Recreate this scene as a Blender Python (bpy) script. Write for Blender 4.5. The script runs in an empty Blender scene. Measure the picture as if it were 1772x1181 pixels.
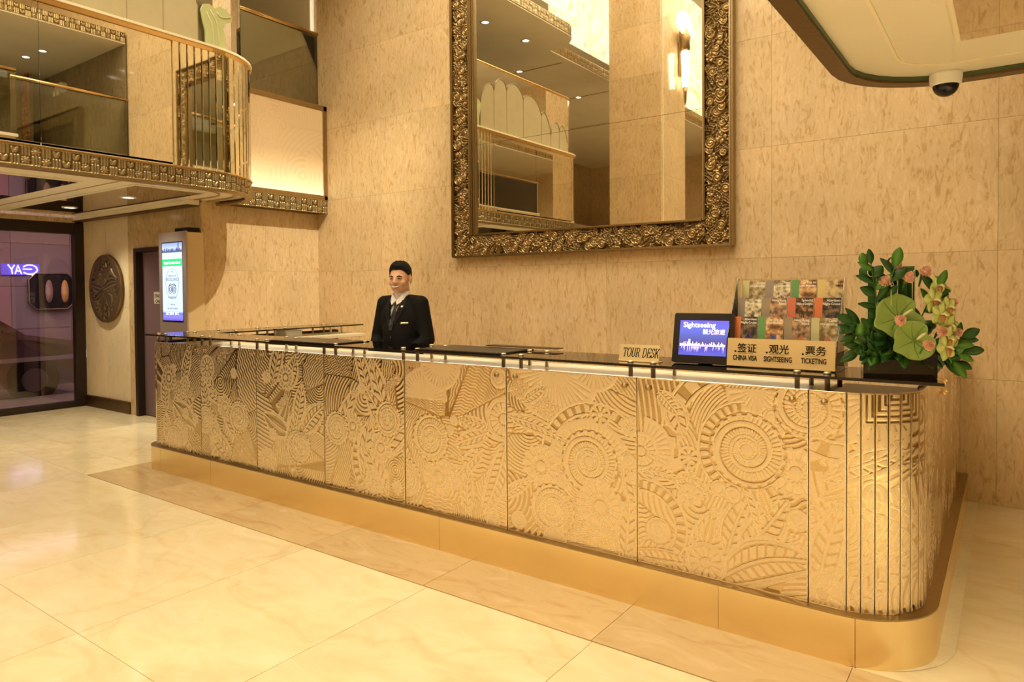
import bpy, bmesh, math, random
import numpy as np
from mathutils import Vector, Matrix, noise
from mathutils.bvhtree import BVHTree
PI = math.pi
S = bpy.context.scene
COL = S.collection
random.seed(7)

# ---------------------------------------------------------------- camera, world, exposure
def setup_camera():
    yaw, pitch, roll = map(math.radians, (35.72, -1.22, -0.444))
    F = Vector((-math.sin(yaw)*math.cos(pitch), math.cos(yaw)*math.cos(pitch), math.sin(pitch)))
    R = Vector((math.cos(yaw), math.sin(yaw), 0)); U = R.cross(F)
    R2 = R*math.cos(roll) + U*math.sin(roll); U2 = -R*math.sin(roll) + U*math.cos(roll)
    m = Matrix(((R2.x, U2.x, -F.x, 0), (R2.y, U2.y, -F.y, 0), (R2.z, U2.z, -F.z, 1.465), (0, 0, 0, 1)))
    cd = bpy.data.cameras.new('camera'); co = bpy.data.objects.new('camera', cd); COL.objects.link(co)
    co.matrix_world = m
    cd.sensor_width = 36; cd.lens = 1200/1772*36; cd.shift_y = -(590.5-527)/1772
    cd.clip_start = .05; cd.clip_end = 200
    S.camera = co
setup_camera()
S.view_settings.view_transform = 'Standard'; S.view_settings.look = 'None'
S.view_settings.gamma = 1; S.view_settings.use_curve_mapping = False
S.view_settings.exposure = 0.0
W = bpy.data.worlds.new('world'); S.world = W; W.use_nodes = True
W.node_tree.nodes['Background'].inputs[0].default_value = (.16, .11, .2, 1)
W.node_tree.nodes['Background'].inputs[1].default_value = .6
WARM = (1, .895, .63)
LUM = 1.7          # backlit ceiling radiance

def area_light(name, loc, size, power, color=WARM, rot=(0, 0, 0), sy=None):
    l = bpy.data.lights.new(name, 'AREA'); l.energy = power; l.color = color
    l.shape = 'RECTANGLE' if sy else 'DISK'; l.size = size
    if sy: l.size_y = sy
    o = bpy.data.objects.new(name, l); o.location = loc; o.rotation_euler = rot; COL.objects.link(o); return o
def spot(name, loc, power, color=WARM, ang=100, blend=.8, rad=.05, rot=(0, 0, 0)):
    l = bpy.data.lights.new(name, 'SPOT'); l.energy = power; l.color = color; l.spot_size = math.radians(ang)
    l.spot_blend = blend; l.shadow_soft_size = rad
    o = bpy.data.objects.new(name, l); o.location = loc; o.rotation_euler = rot; COL.objects.link(o); return o
# wall washer over the clerk's corner, as the bright wall there shows
_d = Vector((-5.4, 1.3, -6.4)); spot('ceiling_spotlight', (-1.5, 3.6, 7.8), 1900, WARM, 23, .5, .05, _d.to_track_quat('-Z', 'Y').to_euler())
area_light('atrium_light', (-2.6, -1.2, 8.3), 5.5, 400, WARM, sy=8.5)
area_light('wall_wash_light', (-3.6, 2.2, 7.9), 5.5, 95, WARM, (math.radians(38), 0, 0), sy=1.0)

# ---------------------------------------------------------------- materials
MATS = {}
def mat(name, col=(.8, .8, .8), rough=.5, metal=0, emit=None, es=0, spec=.5, trans=0, ior=1.45, coat=0, bump=None, alpha=1):
    m = bpy.data.materials.new(name); m.use_nodes = True; nt = m.node_tree; b = nt.nodes['Principled BSDF']
    b.inputs['Base Color'].default_value = (*col, 1); b.inputs['Roughness'].default_value = rough
    b.inputs['Metallic'].default_value = metal; b.inputs['Specular IOR Level'].default_value = spec
    b.inputs['Transmission Weight'].default_value = trans; b.inputs['IOR'].default_value = ior
    b.inputs['Coat Weight'].default_value = coat
    if emit: b.inputs['Emission Color'].default_value = (*emit, 1); b.inputs['Emission Strength'].default_value = es
    if bump:
        n = nt.nodes.new('ShaderNodeTexNoise'); n.inputs['Scale'].default_value = bump[0]; n.inputs['Detail'].default_value = 4
        tc = nt.nodes.new('ShaderNodeTexCoord'); nt.links.new(tc.outputs['Object'], n.inputs['Vector'])
        bp = nt.nodes.new('ShaderNodeBump'); bp.inputs['Strength'].default_value = bump[1]; bp.inputs['Distance'].default_value = .01
        nt.links.new(n.outputs[0], bp.inputs['Height']); nt.links.new(bp.outputs[0], b.inputs['Normal'])
        mx = nt.nodes.new('ShaderNodeMix'); mx.data_type = 'RGBA'; mx.inputs['A'].default_value = (*col, 1)
        mx.inputs['B'].default_value = (*[c*.82 for c in col], 1); nt.links.new(n.outputs[0], mx.inputs['Factor'])
        nt.links.new(mx.outputs['Result'], b.inputs['Base Color'])
    MATS[name] = m; return m
def ramp(nt, stops):
    r = nt.nodes.new('ShaderNodeValToRGB'); e = r.color_ramp.elements
    while len(e) < len(stops): e.new(.5)
    for el, (p, c) in zip(e, stops): el.position = p; el.color = (*c, 1) if len(c) == 3 else c
    return r
def marble(name, base, fleck, light, rough=.14, sc=(9, 9, 3.2), contrast=1, veins=False, spec=.5, rot=.35):
    m = bpy.data.materials.new(name); m.use_nodes = True; nt = m.node_tree; N = nt.nodes.new; L = nt.links.new
    b = nt.nodes['Principled BSDF']; tc = N('ShaderNodeTexCoord'); oi = N('ShaderNodeObjectInfo')
    mul = N('ShaderNodeVectorMath'); mul.operation = 'SCALE'; mul.inputs[0].default_value = (37, 19, 53); L(oi.outputs['Random'], mul.inputs['Scale'])
    add = N('ShaderNodeVectorMath'); L(tc.outputs['Object'], add.inputs[0]); L(mul.outputs[0], add.inputs[1])
    mp = N('ShaderNodeMapping'); mp.inputs['Scale'].default_value = sc; mp.inputs['Rotation'].default_value = (0, rot, 0); L(add.outputs[0], mp.inputs['Vector'])
    n1 = N('ShaderNodeTexNoise'); n1.inputs['Scale'].default_value = 1.6 if veins else 2.1; n1.inputs['Detail'].default_value = 6; n1.inputs['Roughness'].default_value = .6; n1.inputs['Distortion'].default_value = 1.3
    L(mp.outputs[0], n1.inputs['Vector'])
    r1 = ramp(nt, [(.34, light), (.46, base), (.53, base), (.66, fleck)] if not veins else [(.25, light), (.5, base), (.8, fleck)]); L(n1.outputs[0], r1.inputs[0])
    n2 = N('ShaderNodeTexNoise'); n2.inputs['Scale'].default_value = 1.3; n2.inputs['Detail'].default_value = 3; L(add.outputs[0], n2.inputs['Vector'])
    r2 = ramp(nt, [(.3, (.90, .90, .90)), (.7, (1.06, 1.04, 1.02))]); L(n2.outputs[0], r2.inputs[0])
    mx = N('ShaderNodeMix'); mx.data_type = 'RGBA'; mx.blend_type = 'MULTIPLY'; mx.inputs['Factor'].default_value = contrast
    L(r1.outputs[0], mx.inputs['A']); L(r2.outputs[0], mx.inputs['B'])
    last = mx
    if veins:
        v = N('ShaderNodeTexVoronoi'); v.feature = 'DISTANCE_TO_EDGE'; v.inputs['Scale'].default_value = 1.1
        n3 = N('ShaderNodeTexNoise'); n3.inputs['Scale'].default_value = 2.5; n3.inputs['Detail'].default_value = 4; L(add.outputs[0], n3.inputs['Vector'])
        am = N('ShaderNodeMix'); am.data_type = 'VECTOR'; am.inputs['Factor'].default_value = .35; L(add.outputs[0], am.inputs['A']); L(n3.outputs['Color'], am.inputs['B'])
        L(am.outputs['Result'], v.inputs['Vector'])
        r3 = ramp(nt, [(0, (.86, .74, .55)), (.02, (1, 1, 1))]); L(v.outputs['Distance'], r3.inputs[0])
        m3 = N('ShaderNodeMix'); m3.data_type = 'RGBA'; m3.blend_type = 'MULTIPLY'; m3.inputs['Factor'].default_value = .35
        L(mx.outputs['Result'], m3.inputs['A']); L(r3.outputs[0], m3.inputs['B']); last = m3
    hs = N('ShaderNodeHueSaturation'); vr = N('ShaderNodeMapRange'); vr.inputs['To Min'].default_value = .96; vr.inputs['To Max'].default_value = 1.05
    L(oi.outputs['Random'], vr.inputs[0]); L(vr.outputs[0], hs.inputs['Value']); L(last.outputs['Result'], hs.inputs['Color'])
    L(hs.outputs[0], b.inputs['Base Color']); b.inputs['Roughness'].default_value = rough; b.inputs['Specular IOR Level'].default_value = spec
    MATS[name] = m; return m
def glass(name, tint, gloss=(1, 1, 1), refl=.08, rough=.01):
    m = bpy.data.materials.new(name); m.use_nodes = True; nt = m.node_tree; N = nt.nodes.new; L = nt.links.new
    nt.nodes.remove(nt.nodes['Principled BSDF']); out = nt.nodes['Material Output']
    t = N('ShaderNodeBsdfTransparent'); t.inputs[0].default_value = (*tint, 1)
    g = N('ShaderNodeBsdfGlossy'); g.inputs[0].default_value = (*gloss, 1); g.inputs['Roughness'].default_value = rough
    lw = N('ShaderNodeFresnel'); lw.inputs['IOR'].default_value = 1.5
    a = N('ShaderNodeMath'); a.operation = 'ADD'; a.use_clamp = True; a.inputs[1].default_value = refl; L(lw.outputs[0], a.inputs[0])
    mx = N('ShaderNodeMixShader'); L(a.outputs[0], mx.inputs[0]); L(t.outputs[0], mx.inputs[1]); L(g.outputs[0], mx.inputs[2]); L(mx.outputs[0], out.inputs[0])
    MATS[name] = m; return m
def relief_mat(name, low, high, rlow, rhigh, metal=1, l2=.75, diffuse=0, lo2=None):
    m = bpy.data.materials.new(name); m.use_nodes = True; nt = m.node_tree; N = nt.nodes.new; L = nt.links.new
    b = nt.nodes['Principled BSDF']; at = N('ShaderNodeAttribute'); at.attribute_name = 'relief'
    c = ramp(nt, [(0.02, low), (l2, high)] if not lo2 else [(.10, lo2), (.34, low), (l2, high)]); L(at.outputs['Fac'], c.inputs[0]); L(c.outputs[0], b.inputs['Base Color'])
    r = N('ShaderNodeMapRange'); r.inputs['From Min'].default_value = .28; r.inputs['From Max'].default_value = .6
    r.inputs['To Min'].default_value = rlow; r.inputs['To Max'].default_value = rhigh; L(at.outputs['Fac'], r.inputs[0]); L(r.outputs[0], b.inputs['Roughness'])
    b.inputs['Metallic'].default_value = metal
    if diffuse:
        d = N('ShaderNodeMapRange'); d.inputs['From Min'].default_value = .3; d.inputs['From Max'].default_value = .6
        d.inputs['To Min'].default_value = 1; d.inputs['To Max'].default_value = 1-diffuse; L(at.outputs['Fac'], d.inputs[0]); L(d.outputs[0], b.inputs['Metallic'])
    MATS[name] = m; return m

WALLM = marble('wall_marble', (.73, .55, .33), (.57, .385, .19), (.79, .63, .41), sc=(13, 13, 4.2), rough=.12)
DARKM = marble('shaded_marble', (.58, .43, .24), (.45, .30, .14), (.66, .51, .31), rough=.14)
FLOORM = marble('floor_marble', (.88, .75, .50), (.80, .62, .36), (.92, .82, .60), sc=(1.6, 3.2, 3), veins=True, rough=.10, contrast=.8)
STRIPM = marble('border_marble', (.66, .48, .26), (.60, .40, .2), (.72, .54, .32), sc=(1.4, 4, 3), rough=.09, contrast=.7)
CREAMB = marble('cream_marble', (.93, .84, .62), (.88, .76, .52), (.95, .88, .7), rough=.12)
PLASTER = mat('cream_plaster', (.80, .64, .42), .45, bump=(3, .02))
SOFF = mat('soffit_paint', (.95, .88, .72), .4, bump=(2, .02))
PALEP = marble('pale_stone', (.78, .66, .46), (.74, .60, .4), (.82, .7, .5), rough=.25)
MIRR = mat('mirror', (.86, .83, .74), .01, 1)
MIRG = mat('gold_mirror', (.80, .70, .46), .02, 1)
FINM = mat('fin_mirror', (.88, .84, .70), .03, 1)
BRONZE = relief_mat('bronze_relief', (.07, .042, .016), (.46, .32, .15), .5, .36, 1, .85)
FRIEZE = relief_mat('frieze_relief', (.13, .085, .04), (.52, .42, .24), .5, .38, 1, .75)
BRP = mat('bronze_plain', (.46, .34, .18), .36, 1, bump=(30, .1))
BRD = mat('bronze_dark', (.20, .13, .055), .42, 1, bump=(30, .15))
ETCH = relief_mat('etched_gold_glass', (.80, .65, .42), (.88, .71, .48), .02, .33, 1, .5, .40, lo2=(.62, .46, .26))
BRASS = mat('polished_brass', (1, .82, .48), .27, 1, bump=(2.2, .06))
BRASSR = mat('rail_brass', (.85, .60, .28), .2, 1)
CHROME = mat('chrome', (.82, .70, .52), .28, .75)
DARKFR = mat('dark_frame', (.035, .022, .016), .35, .3)
BLACK = mat('black_leather', (.02, .018, .016), .38, bump=(200, .15))
BLKPL = mat('black_plastic', (.012, .012, .014), .18)
GROUT = mat('dark_joint', (.42, .30, .16), .8)
SMOKE = glass('smoked_glass', (.40, .34, .26), (.9, .88, .85), .03)
SMOKEE = mat('smoked_glass_edge', (.02, .014, .01), .12)
CLEAR = glass('clear_glass', (.90, .93, .84), (1, 1, 1), .02)
ACRYL = glass('acrylic', (.95, .93, .86), (1, 1, 1), .03)
FROST = mat('frosted_glass', (.60, .52, .33), .22, 0, coat=.5, bump=(6, .05))
FROSTG = mat('green_etched_glass', (.56, .60, .30), .3, 0, coat=.4)
LINEM = mat('etched_line', (.42, .31, .17), .4)
WHITE = mat('white_paper', (.9, .88, .84), .6)
CREAM = mat('cream_laminate', (.93, .84, .64), .3)
SKIN = mat('skin', (.74, .43, .28), .5, spec=.3)
HAIR = mat('hair', (.010, .008, .007), .7, spec=.25)
SUIT = mat('black_suit', (.007, .0065, .006), .8, spec=.2, bump=(150, .2))
SHIRT = mat('white_shirt', (.88, .82, .8), .6)
TIE = mat('black_tie', (.02, .02, .026), .4)
GOLD = mat('gold', (.95, .72, .36), .25, 1)
LEAFM = mat('dark_leaf', (.028, .105, .020), .36, bump=(20, .1))
LEAFL = mat('light_leaf', (.10, .28, .04), .35, bump=(20, .1))
ANTH = mat('anthurium_green', (.30, .44, .12), .28, bump=(25, .08))
ORCH = mat('orchid_green', (.62, .72, .27), .45)
ORCHL = mat('orchid_lip', (.75, .32, .16), .4)
PEACH = mat('carnation_peach', (1.0, .66, .54), .7)
CREAMF = mat('cream_edge', (.80, .76, .48), .4)
LAMPW = mat('lamp_glow', (1, 1, 1), .5, emit=(1, .86, .62), es=9)
LAMPF = mat('fan_glow', (1, 1, 1), .5, emit=(1, .84, .56), es=1.3)
DISCE = mat('downlight_glow', (1, 1, 1), .5, emit=(1, .9, .74), es=9)

# ---------------------------------------------------------------- mesh helpers
class MB:
    def __init__(s): s.v = []; s.f = []; s.m = []; s.mats = []; s.smooth = []
    def mi(s, m):
        if m not in s.mats: s.mats.append(m)
        return s.mats.index(m)
    def add(s, vs, fs, m=None, smooth=False):
        o = len(s.v); s.v += [tuple(v) for v in vs]; i = s.mi(m)
        for f in fs: s.f.append([a+o for a in f]); s.m.append(i); s.smooth.append(smooth)
        return s
    def box(s, a, b, m=None):
        x0, y0, z0 = a; x1, y1, z1 = b
        v = [(x0, y0, z0), (x1, y0, z0), (x1, y1, z0), (x0, y1, z0), (x0, y0, z1), (x1, y0, z1), (x1, y1, z1), (x0, y1, z1)]
        return s.add(v, [(3, 2, 1, 0), (4, 5, 6, 7), (0, 1, 5, 4), (1, 2, 6, 5), (2, 3, 7, 6), (3, 0, 4, 7)], m)
    def bbox(s, a, b, m=None, bev=.004):           # chamfered box
        bm = bmesh.new(); sz = [b[i]-a[i] for i in range(3)]; c = [(a[i]+b[i])/2 for i in range(3)]
        bmesh.ops.create_cube(bm, size=1)
        for v in bm.verts: v.co = Vector((v.co.x*sz[0]+c[0], v.co.y*sz[1]+c[1], v.co.z*sz[2]+c[2]))
        bmesh.ops.bevel(bm, geom=bm.edges[:], offset=min(bev, min(sz)*.45), segments=2, affect='EDGES')
        s.bm(bm, m); return s
    def bm(s, bm, m=None, smooth=False, M=None):
        bm.verts.index_update()
        s.add([(M @ v.co) if M else v.co.copy() for v in bm.verts], [[v.index for v in f.verts] for f in bm.faces], m, smooth); bm.free(); return s
    def tube(s, pts, r, m=None, n=10, caps=True, closed=False):
        pts = [Vector(p) for p in pts]; rs = r if isinstance(r, (list, tuple)) else [r]*len(pts); vs = []; k = len(pts)
        up = None
        for i, p in enumerate(pts):
            t = (pts[min(i+1, k-1)]-pts[max(i-1, 0)]).normalized() if not closed else (pts[(i+1) % k]-pts[i-1]).normalized()
            if up is None or abs(t.dot(up)) > .95: up = Vector((0, 0, 1)) if abs(t.z) < .9 else Vector((1, 0, 0))
            a = t.cross(up).normalized(); b = a.cross(t).normalized(); up = b
            for j in range(n):
                th = 2*PI*j/n; vs.append(p+(a*math.cos(th)+b*math.sin(th))*rs[i])
        fs = []
        for i in range(k if closed else k-1):
            for j in range(n):
                i2 = (i+1) % k; fs.append((i*n+j, i*n+(j+1) % n, i2*n+(j+1) % n, i2*n+j))
        if caps and not closed: fs += [tuple(range(n))[::-1], tuple((k-1)*n+j for j in range(n))]
        return s.add(vs, fs, m, True)
    def lathe(s, prof, c=(0, 0, 0), m=None, n=24, axis='z', sx=1, sy=1):
        vs = []
        for r, z in prof:
            for j in range(n):
                th = 2*PI*j/n; x, y = r*math.cos(th)*sx, r*math.sin(th)*sy
                p = (x, y, z) if axis == 'z' else ((x, z, y) if axis == 'y' else (z, x, y))
                vs.append((c[0]+p[0], c[1]+p[1], c[2]+p[2]))
        fs = [(i*n+j, i*n+(j+1) % n, (i+1)*n+(j+1) % n, (i+1)*n+j) for i in range(len(prof)-1) for j in range(n)]
        fs += [tuple(range(n))[::-1], tuple((len(prof)-1)*n+j for j in range(n))]
        return s.add(vs, fs, m, True)
    def prism(s, poly, z0, z1, m=None):             # polygon in XY extruded in Z
        n = len(poly); v = [(x, y, z0) for x, y in poly]+[(x, y, z1) for x, y in poly]
        return s.add(v, [tuple(range(n))[::-1], tuple(range(n, 2*n))]+[(i, (i+1) % n, n+(i+1) % n, n+i) for i in range(n)], m)
    def fprism(s, poly, fn, t, m=None):             # polygon (a,b) mapped by fn(a,b,depth), thickness t
        n = len(poly); v = [fn(a, b, 0) for a, b in poly]+[fn(a, b, t) for a, b in poly]
        return s.add(v, [tuple(range(n))[::-1], tuple(range(n, 2*n))]+[(i, (i+1) % n, n+(i+1) % n, n+i) for i in range(n)], m)
    def ell(s, c, r, m=None, n=14, M=None):
        bm = bmesh.new(); bmesh.ops.create_uvsphere(bm, u_segments=n*2, v_segments=n, radius=1)
        for v in bm.verts: v.co = Vector((v.co.x*r[0], v.co.y*r[1], v.co.z*r[2]))+Vector(c)
        return s.bm(bm, m, True, M)
    def cap(s, a, ra, b, rb, m=None, n=14):
        a, b = Vector(a), Vector(b); d = (b-a); L = d.length; d.normalize(); k = 6; pts = []; rs = []
        for i in range(k+1):
            t = -PI/2+PI/2*i/k; pts.append(a+d*ra*math.sin(t)); rs.append(max(ra*math.cos(t), 1e-4))
        for i in range(k+1):
            t = PI/2*i/k; pts.append(b+d*rb*math.sin(t)); rs.append(max(rb*math.cos(t), 1e-4))
        return s.tube(pts, rs, m, n)
    def mesh(s, name, m=None):
        me = bpy.data.meshes.new(name); me.from_pydata(s.v, [], s.f)
        mats = s.mats
        if mats == [None]: mats = [m]
        for x in mats: me.materials.append(x or m)
        me.polygons.foreach_set('material_index', s.m); me.polygons.foreach_set('use_smooth', s.smooth); me.update(); return me
    def obj(s, name, m=None, parent=None, loc=None):
        return link(name, s.mesh(name, m), parent, loc)
def link(name, me, parent=None, loc=None):
    o = bpy.data.objects.new(name, me); COL.objects.link(o)
    if parent: o.parent = parent
    if loc is not None: o.location = loc
    return o
def tag(o, label, cat, group=None):
    o['label'] = label; o['category'] = cat
    if group: o['group'] = group
    return o
def empty(name, loc=(0, 0, 0), label=None, cat=None, group=None):
    o = bpy.data.objects.new(name, None); o.empty_display_size = .1; COL.objects.link(o); o.location = loc
    if label: tag(o, label, cat, group)
    return o
def struct(o): o['kind'] = 'structure'; return o
def ev(o):          # evaluated mesh
    dg = bpy.context.evaluated_depsgraph_get(); dg.update()
    return bpy.data.meshes.new_from_object(o.evaluated_get(dg))
def remesh(mb, name, voxel, m, parent=None, smooth=3, dec=None):
    o = mb.obj('tmp', m); r = o.modifiers.new('r', 'REMESH'); r.mode = 'VOXEL'; r.voxel_size = voxel
    if smooth: q = o.modifiers.new('s', 'SMOOTH'); q.iterations = smooth; q.factor = .5
    if dec: d = o.modifiers.new('d', 'DECIMATE'); d.ratio = dec
    me = ev(o); bpy.data.objects.remove(o); me.name = name; me.materials.clear(); me.materials.append(m)
    me.polygons.foreach_set('material_index', [0]*len(me.polygons)); me.polygons.foreach_set('use_smooth', [True]*len(me.polygons))
    return link(name, me, parent)
def text_mesh(s, size, bold=0, ext=.0004, sx=1, align='LEFT', spacing=1):
    c = bpy.data.curves.new('t', 'FONT'); c.body = s; c.size = size; c.offset = bold*size; c.extrude = ext; c.align_x = align
    c.resolution_u = 3; c.space_character = spacing
    o = bpy.data.objects.new('t', c); COL.objects.link(o); me = ev(o); bpy.data.objects.remove(o)
    for v in me.vertices: v.co.x *= sx
    return me
def text(s, size, o3, xd, yd, m, name, parent, **k):   # writing laid along xd/yd from origin o3
    me = text_mesh(s, size, **k); xd = Vector(xd).normalized(); yd = Vector(yd).normalized(); n = xd.cross(yd)
    for v in me.vertices: v.co = Vector(o3)+xd*v.co.x+yd*v.co.y+n*v.co.z
    me.materials.clear(); me.materials.append(m); me.name = name
    return link(name, me, parent)

# ---------------------------------------------------------------- relief engine
class Path:         # polyline of lines and arcs seen from outside; pos(s), normal(s)
    def __init__(s, pts, rad=None):
        s.P = []; n = len(pts)
        for i, p in enumerate(pts):
            p = np.array(p, float); r = (rad or {}).get(i, 0)
            if r and 0 < i < n-1:
                a = np.array(pts[i-1], float)-p; b = np.array(pts[i+1], float)-p; a /= np.linalg.norm(a); b /= np.linalg.norm(b)
                c = p+(a+b)*r; k = 24
                for j in range(k+1):
                    t = PI/2*j/k; s.P.append(c-b*r*math.cos(t)-a*r*math.sin(t))
            else: s.P.append(p)
        s.P = np.array(s.P); d = np.diff(s.P, axis=0); L = np.hypot(d[:, 0], d[:, 1]); s.S = np.concatenate([[0], np.cumsum(L)])
        t = d/L[:, None]; s.T = np.vstack([t[:1], (t[1:]+t[:-1])/2, t[-1:]]); s.len = s.S[-1]
        if len(t) > 1 and not rad: pass
    def at(s, q):
        q = np.asarray(q, float); x = np.interp(q, s.S, s.P[:, 0]); y = np.interp(q, s.S, s.P[:, 1])
        tx = np.interp(q, s.S, s.T[:, 0]); ty = np.interp(q, s.S, s.T[:, 1]); l = np.hypot(tx, ty)
        return x, y, ty/l, -tx/l           # outward = right-hand side of travel
class Relief:
    def __init__(s, a0, a1, b0, b1, cell, seed=0):
        s.r = np.random.RandomState(seed); s.b = (a0, a1, b0, b1)
        nx = max(3, int((a1-a0)/cell)+1); nz = max(3, int((b1-b0)/cell)+1)
        s.A, s.B = np.meshgrid(np.linspace(a0, a1, nx), np.linspace(b0, b1, nz)); s.H = np.full(s.A.shape, .3)
    def pol(s, x, z):
        dx, dz = s.A-x, s.B-z; return np.hypot(dx, dz), np.arctan2(dz, dx)
    def flow(s, n=16, lam=.02, pol=.4):
        a0, a1, b0, b1 = s.b; px = s.r.uniform(a0, a1, n); pz = s.r.uniform(b0, b1, n); best = np.full(s.A.shape, 9.); s2 = best.copy(); idx = np.zeros(s.A.shape, int)
        for i in range(n):
            d = np.hypot(s.A-px[i], s.B-pz[i]); c = d < best; s2 = np.where(c, best, np.minimum(s2, d)); idx[c] = i; best = np.where(c, d, best)
        for i in range(n):
            th = s.r.uniform(0, PI); k = idx == i; l = lam*s.r.uniform(.7, 1.4); dx, dz = s.A-px[i], s.B-pz[i]
            u = dx*math.cos(th)+dz*math.sin(th); v = -dx*math.sin(th)+dz*math.cos(th); cur = s.r.uniform(-3, 3)
            kind = s.r.randint(3)
            if kind == 0: ph = (u+cur*v*v+.004*np.sin(v*90))/l
            elif kind == 1: ph = (u+cur*v*v)/l
            else: ph = (np.hypot(dx-.1*math.cos(th), dz-.1*math.sin(th)))/l
            if s.r.rand() < pol: s.H = np.where(k, .08+.80*np.clip(-.5+2.2*np.sin(2*PI*ph), 0, 1), s.H)       # clear glass with thin ridges
            else: s.H = np.where(k, .10+.50*np.clip(1.7+2.2*np.sin(2*PI*ph), 0, 1), s.H)                        # frosted field with thin grooves
        s.H = np.where(s2-best < .006, .12, s.H)
    def ammon(s, x, z, R, d=1, turns=3.2, n=46):
        r, t = s.pol(x, z); q = np.maximum(r/R, 1e-3); edge = 1+.06*(np.sin(n*.5*t) > 0)
        k = q < edge; p = np.mod(turns*np.log(q)/1.75+d*t/(2*PI), 1)
        rib = .5+.5*np.sign(np.sin(t*n))
        h = np.where(p < .12, .05, np.where(p < .42, .95-1.2*abs(p-.27), np.where(p < .5, .15, .3+.6*rib)))
        h = np.where(q < .2, .9-.8*(q/.2)**4, h); h = np.where(q > .97, .9, h)
        s.H = np.where(k, h, np.where((q < 1.1) & ~k, .1, s.H))
    def gear(s, x, z, R, n=14):
        r, t = s.pol(x, z); q = r/R; tri = np.abs(np.mod(n*t/(2*PI), 1)*2-1); sq = (np.mod(n*t/(2*PI), 1) > .5)
        k = q < .88+.12*sq; h = np.full(q.shape, .45)
        h = np.where((tri < .16) & (q > .45), .95, h); h = np.where(q > .84, .8, h)
        h = np.where(q < .40+.14*tri, .9, h); h = np.where(q < .34+.12*tri, .35, h); h = np.where(q < .27, .1, h); h = np.where(q < .24, .85, h)
        s.H = np.where(k, h, s.H)
    def wheel(s, x, z, R, n=14, star=False):
        r, t = s.pol(x, z); q = r/R; c = np.abs(np.cos(n*t/2)); k = q < 1
        h = np.where(q > .82, .95, np.where(q > .78, .08, np.where(c > (.25 if not star else q*.9), .7, .08)))
        h = np.where(q < .30, .08, h); h = np.where(q < .24, .9, h); h = np.where((q > .9) & (q < .93), .3, h)
        s.H = np.where(k, h, s.H)
    def daisy(s, x, z, R, n=9):
        r, t = s.pol(x, z); q = r/R; c = np.abs(np.cos(n*t/2)); k = q < .6+.4*np.sqrt(c)
        h = np.where(c > .22, .85, .15); h = np.where(q < .36, .08, h); h = np.where(q < .3, .8, h); h = np.where((q < .18) & (q > .12), .3, h)
        s.H = np.where(k, h, s.H)
    def leaf(s, x0, z0, x1, z1, w, bend=0, nv=9, plain=False):
        L = math.hypot(x1-x0, z1-z0); c, n = (x1-x0)/L, (z1-z0)/L
        u = ((s.A-x0)*c+(s.B-z0)*n)/L; v = -(s.A-x0)*n+(s.B-z0)*c-bend*np.sin(PI*np.clip(u, 0, 1))
        w = w*1.2; nv = max(5, nv-1); uu = np.clip(u, 1e-4, 1-1e-4); hw = w*np.sin(PI*uu**.85)**.8+1e-5; a = np.abs(v)/hw; k = (a < 1) & (u > 0) & (u < 1)
        ph = np.mod(uu*nv-a*1.1, 1); h = np.where(ph > .26, .66, .06)
        if plain: h = .45+.3*np.cos(a*PI*2.5)
        h = np.where(np.abs(v) < .13*w, .05, h); h = np.where(np.abs(v) < .07*w, .9, h); h = np.where(a > .62, .05, h); h = np.where(a > .70, .92, h); h = np.where((a > .82) & (a < .88), .25, h)
        s.H = np.where(k, h, s.H)
    def scroll(s, x, z, R, d=1, arm=2.2):
        r, t = s.pol(x, z); q = np.maximum(r/R, 1e-3); p = np.mod(arm*np.log(q)/1.6+d*t/(2*PI), 1)
        h = np.where(q < .2, .95, .12+.85*np.sin(PI*p)**.7); s.H = np.where(q < 1, h, np.where(q < 1.08, .05, s.H))
    def arcband(s, x, z, r0, r1, t0, t1, n=40):
        r, t = s.pol(x, z); t = np.mod(t-t0, 2*PI); k = (r > r0) & (r < r1) & (t < t1-t0); q = (r-r0)/(r1-r0)
        h = np.where((q < .12) | (q > .88), .95, np.where((q < .2) | (q > .8), .08, np.where(np.sin(n*t) > -.1, .65, .12)))
        s.H = np.where(k, h, s.H)
    def fan(s, x, z, R, t0, t1, n=12):
        r, t = s.pol(x, z); t = np.mod(t-t0, 2*PI); k = (r < R) & (t < t1-t0); f = np.mod(t/(t1-t0)*n, 1)
        h = .15+.75*np.sin(PI*f)**.6; h = np.where(r > R*.9, .9, h); s.H = np.where(k, h, s.H)
    def zig(s, pts, w, teeth=.012):
        for (x0, z0), (x1, z1) in zip(pts[:-1], pts[1:]):
            L = math.hypot(x1-x0, z1-z0); c, n = (x1-x0)/L, (z1-z0)/L; u = (s.A-x0)*c+(s.B-z0)*n; v = -(s.A-x0)*n+(s.B-z0)*c
            v = v+teeth*(np.abs(np.mod(u/.035, 1)*2-1)-.5); k = (u > 0) & (u < L) & (np.abs(v) < w)
            s.H = np.where(k, np.where(np.mod(v/.009, 1) > .5, .9, .1), s.H)
    def soften(s, n=1):
        for _ in range(n):
            H = s.H; P = np.pad(H, 1, mode='edge'); s.H = (P[1:-1, 1:-1]*2+P[:-2, 1:-1]+P[2:, 1:-1]+P[1:-1, :-2]+P[1:-1, 2:])/6
    def border(s, w, h=.5):
        a0, a1, b0, b1 = s.b; k = (s.A < a0+w) | (s.A > a1-w) | (s.B < b0+w) | (s.B > b1-w); s.H = np.where(k, h, s.H)
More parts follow.
